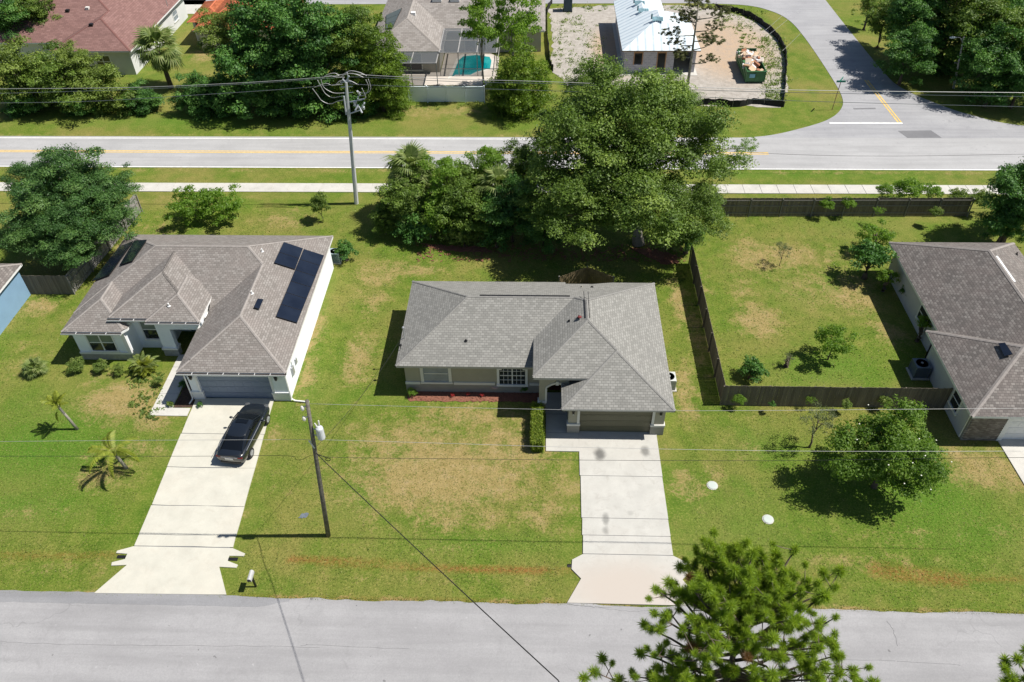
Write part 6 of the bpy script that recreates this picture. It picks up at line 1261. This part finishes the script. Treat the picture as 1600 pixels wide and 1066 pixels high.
# clipped hedge
hx0, hx1 = at(827, 690)[0]+.03, .5; HD = thing('hedge', 'clipped narrow bright green hedge beside the front walk', 'hedge', (.05, 34, 0))
rgn = np.random.default_rng(6); n = 9000; pos = np.stack([rgn.uniform(-.36, .36, n), rgn.uniform(-1.75, 1.65, n), rgn.uniform(.05, .95, n)], 1)
side = rgn.random(n) < .72; ax = rgn.integers(0, 5, n)
for i, (a, v) in enumerate(((0, -.38), (0, .38), (2, .98), (1, -1.78), (2, .98))): mk = side & (ax == i); pos[mk, a] = v+rgn.normal(0, .035, mk.sum())
pos += .04*np.sin(pos[:, [1, 2, 0]]*9); nn = rgn.normal(size=(n, 3))+np.array([0, 0, .6]); nn /= np.linalg.norm(nn, axis=1)[:, None]
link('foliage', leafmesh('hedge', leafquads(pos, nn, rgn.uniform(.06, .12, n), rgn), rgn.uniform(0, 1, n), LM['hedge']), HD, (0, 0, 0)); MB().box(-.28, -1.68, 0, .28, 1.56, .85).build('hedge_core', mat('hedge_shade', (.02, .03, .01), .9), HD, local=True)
# ---------------------------------------------------------------- front pine
def tuft(seed):
    rg = np.random.default_rng(seed); n = 430; d = rg.normal(size=(n, 3)); d[:, 2] = d[:, 2]*.85+.3; d /= np.linalg.norm(d, axis=1)[:, None]
    L = rg.uniform(.10, .215, n); base = np.zeros((n, 3)); base[:, 2] = rg.uniform(-.12, .05, n); e = base+d*L[:, None]; mid = base+d*L[:, None]*.5
    s = np.cross(d, rg.normal(size=(n, 3))); s /= np.linalg.norm(s, axis=1)[:, None]; s *= .0048
    v = np.stack([base, mid-s, e, mid+s], 1).reshape(-1, 3); return leafmesh('needle_tuft', v, np.clip(.25+.35*d[:, 2]+rg.normal(.1, .2, n), 0, 1), LM['pine'])  # needles toward the tuft's top tinted brighter: sunlit tips put into the colour
TF = [tuft(i) for i in range(4)]
def tuft_brown():
    me = TF[0].copy(); me.materials.clear(); me.materials.append(LM['brown']); return me
TB = tuft_brown()
def front_pine(label, tips, trunk_base, trunk_top, seed, nsub, r0=.16):
    t = thing('pine_tree', label, 'tree', (trunk_base[0], trunk_base[1], 0)); rg = random.Random(seed); O = Vector((trunk_base[0], trunk_base[1], 0)); mb = MB(); tops = []
    tb, tt = Vector((0, 0, -.2)), Vector(trunk_top)-O
    mb.tube([tb, tb.lerp(tt, .5)+Vector((.1, .05, 0)), tb.lerp(tt, .85), tt], [r0*1.6, r0*1.1, r0*.6, .03], 10)
    for tip in tips:
        tip = Vector(tip)-O; L = (tip.xy-tt.xy).length; f = max(.6, min(.97, (tip.z-.75*L-.3)/tt.z)); s = tb.lerp(tt, f)
        p1 = s.lerp(tip, .4)+Vector((rg.uniform(-.2, .2), rg.uniform(-.2, .2), -.15*L*.5)); p2 = s.lerp(tip, .75)+Vector((rg.uniform(-.15, .15), rg.uniform(-.15, .15), -.08))
        mb.tube([s, p1, p2, tip], [.055, .04, .026, .012], 6)
        tops.append((tip, (tip-p2).normalized()))
        for k in range(nsub):
            u = rg.uniform(.45, 1.0); a = (p1.lerp(p2, (u-.4)/.35) if u < .75 else p2.lerp(tip, (u-.75)/.25)); d = Vector((rg.gauss(0, 1), rg.gauss(0, 1), rg.uniform(.1, 1.1))).normalized(); e = a+d*rg.uniform(.28, .62)
            mb.tube([a, a.lerp(e, .6)+Vector((0, 0, -.03)), e], [.014, .01, .007], 4, cap=False); tops.append((e, (d+Vector((0, 0, .6))).normalized()))
    mb.build('trunk', M_['bark'], t, True, local=True)
    rg.shuffle(tops); n = 0; ex = []
    for i, (p, d) in enumerate(tops):
        q = d.to_track_quat('Z', 'Y').to_euler(); sc = rg.uniform(.65, 1.2)
        if n < 285: link('needle_tuft', TB if i % 31 == 17 else TF[i % 4], t, tuple(p), tuple(q), sc); n += 1
        else: ex.append((p, d, sc, i % 4))
    if ex:
        V = []; TT = []
        for p, d, sc, k in ex:
            me = TF[k]; co = np.empty(len(me.vertices)*3, np.float32); me.vertices.foreach_get('co', co); tv = np.empty(len(me.vertices), np.float32); me.attributes['tint'].data.foreach_get('value', tv)
            Mx = np.array(d.to_track_quat('Z', 'Y').to_matrix()); V.append((co.reshape(-1, 3)*sc)@Mx.T+np.array(p)); TT.append(tv[::4])
        stuff(link('needles', leafmesh('needles', np.concatenate(V), np.concatenate(TT), LM['pine']), t))
rg = random.Random(21); tips = []
outline = {862: (1100, 1150), 872: (1095, 1240), 885: (1070, 1230), 900: (1045, 1290), 930: (1030, 1300), 960: (1025, 1305), 990: (1015, 1300), 1020: (1000, 1310), 1050: (935, 1340), 1080: (930, 1370), 1110: (950, 1380), 1150: (1000, 1380), 1200: (1040, 1330)}
for yy, (xa, xb) in outline.items():
    n = int((xb-xa)/27)
    for i in range(n+1):
        px = xa+(xb-xa)*(i/max(n, 1))+rg.uniform(-9, 9); py = yy+rg.uniform(-14, 14); k = RT*((px-800)/FPX)+UP*(-(py-533)/FPX)+fw
        u = (px-1160)/200; v = (yy-1010)/150; D = 17.6+2.6*min(1.2, u*u+v*v*.4)**.5*rg.uniform(.6, 1.25)-(.3 if yy > 1000 else 0)
        if px > 1120 and px < 1230 and yy > 1090: continue
        if 1050 < px < 1280 and yy > 985 and rg.random() < .62: continue
        tips.append(tuple(np.array([0, 0, CAMH])+k*D))
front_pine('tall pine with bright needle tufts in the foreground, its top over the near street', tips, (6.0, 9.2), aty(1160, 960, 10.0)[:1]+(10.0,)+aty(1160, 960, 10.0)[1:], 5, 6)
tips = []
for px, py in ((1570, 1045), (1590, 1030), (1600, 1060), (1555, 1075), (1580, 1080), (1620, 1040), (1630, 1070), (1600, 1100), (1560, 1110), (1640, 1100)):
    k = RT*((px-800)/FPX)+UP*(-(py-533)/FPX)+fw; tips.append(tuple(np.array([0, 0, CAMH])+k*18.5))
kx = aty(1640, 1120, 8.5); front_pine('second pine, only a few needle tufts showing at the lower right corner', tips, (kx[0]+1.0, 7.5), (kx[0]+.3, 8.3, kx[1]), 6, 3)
# ---------------------------------------------------------------- weeds and ground litter
rg = np.random.default_rng(17); V = []; TT = []
def weeds(px0, px1, py0, py1, n, s=.5, dens=14):
    for _ in range(n):
        x, y = at(rg.uniform(px0, px1), rg.uniform(py0, py1)); k = int(dens*rg.uniform(.5, 1.6)); r = s*rg.uniform(.4, 1.2); d = rg.normal(size=(k, 3))*np.array([1, 1, .35])*r*.5; d[:, 2] = np.abs(d[:, 2]); nn = rg.normal(size=(k, 3))+np.array([0, 0, .8]); nn /= np.linalg.norm(nn, axis=1)[:, None]
        V.append(leafquads(np.array([x, y, .04])+d, nn, rg.uniform(.1, .26, k), rg)); TT.append(np.clip(rg.normal(.5, .25)+rg.normal(0, .15, k), 0, 1))
weeds(862, 915, 22, 125, 90, .7); weeds(915, 940, 40, 80, 18, .6); weeds(1190, 1226, 60, 160, 130, .8, 20); weeds(1120, 1200, 16, 45, 60, .7); weeds(1150, 1200, 40, 80, 40, .4); weeds(960, 1150, 160, 170, 26, .5); weeds(865, 1100, 8, 18, 60, .5); weeds(1330, 1350, 0, 40, 10, .4)
weeds(205, 255, 585, 655, 70, .25, 10); weeds(640, 760, 160, 172, 20, .4)
stuff(tag(link('weeds', leafmesh('weeds', np.concatenate(V), np.concatenate(TT), LM['shrub'])), 'low green weeds scattered over the sandy lot and bed edges', 'weeds'))
# real grass blades along the edges and over the near lawn for relief
V = []; TT = []
def tufts(n, x0, x1, y0, y1, s0=.05, s1=.11, keep=None):
    p = np.stack([rg.uniform(x0, x1, n), rg.uniform(y0, y1, n), np.full(n, .03)], 1)
    if keep is not None: p = p[keep(p)]
    m_ = len(p); nn = rg.normal(size=(m_, 3))*np.array([1, 1, .35])+np.array([0, 0, 1.1]); nn /= np.linalg.norm(nn, axis=1)[:, None]; V.append(leafquads(p, nn, rg.uniform(s0, s1, m_), rg, .35)); TT.append(rg.uniform(0, 1, m_))
def notpaved(p): x, y = p[:, 0], p[:, 1]; return ~(((x > -23.7) & (x < -16.2)) & (y < 37)) & ~(((x > .4) & (x < 9)) & (y < 37) & ((x > 1.5) | (y > 32.2))) & ~((y > 36.3) & (x > -33) & (x < 8)) & ~((x < -22.8) & (x > -25.6) & (y > 34.5))
tufts(90000, -45, 36, 22.0, 37.5, .05, .11, notpaved); tufts(30000, -45, 30, 37.5, 60, .08, .18, lambda p: ~((p[:, 1] > 36) & (p[:, 1] < 51.5) & (p[:, 0] > -33) & (p[:, 0] < -15.8)) & ~((p[:, 1] < 46) & (p[:, 0] > -9.3) & (p[:, 0] < 8.4)) & ~((p[:, 0] > 25.8) & (p[:, 1] < 51.5))); tufts(4000, -45, 40, 21.85, 22.05, .06, .12)
for yj in [at(340, p)[1] for p in (679, 732, 792)]:
    l_, r_ = lx(yj); tufts(130, l_, r_, yj-.04, yj+.04, .05, .12)
LM['blade'] = leafmat('grass_blades', (.09, .14, .018), (.16, .20, .035), (.36, .31, .13), trans=.4)
stuff(tag(link('grass', leafmesh('grass', np.concatenate(V), np.concatenate(TT), LM['blade'])), 'short rough grass blades over the front lawns', 'grass'))
rg2 = random.Random(9); mb = MB()
for _ in range(240): x = rg2.uniform(-8.6, .3); y = rg2.uniform(36.4, 37.3); a = rg2.uniform(0, 3); mb.bar((x, y, .05), (x+.12*math.cos(a), y+.12*math.sin(a), .06), .04, .015)
for _ in range(400): px, py = rg2.uniform(650, 1070), rg2.uniform(383, 410); x, y = at(px, py); a = rg2.uniform(0, 3); mb.bar((x, y, .04), (x+.25*math.cos(a), y+.25*math.sin(a), .06), .07, .02)
stuff(tag(mb.build('mulch_chips', M_['mulch']), 'red bark chips scattered in the planting beds', 'mulch'))
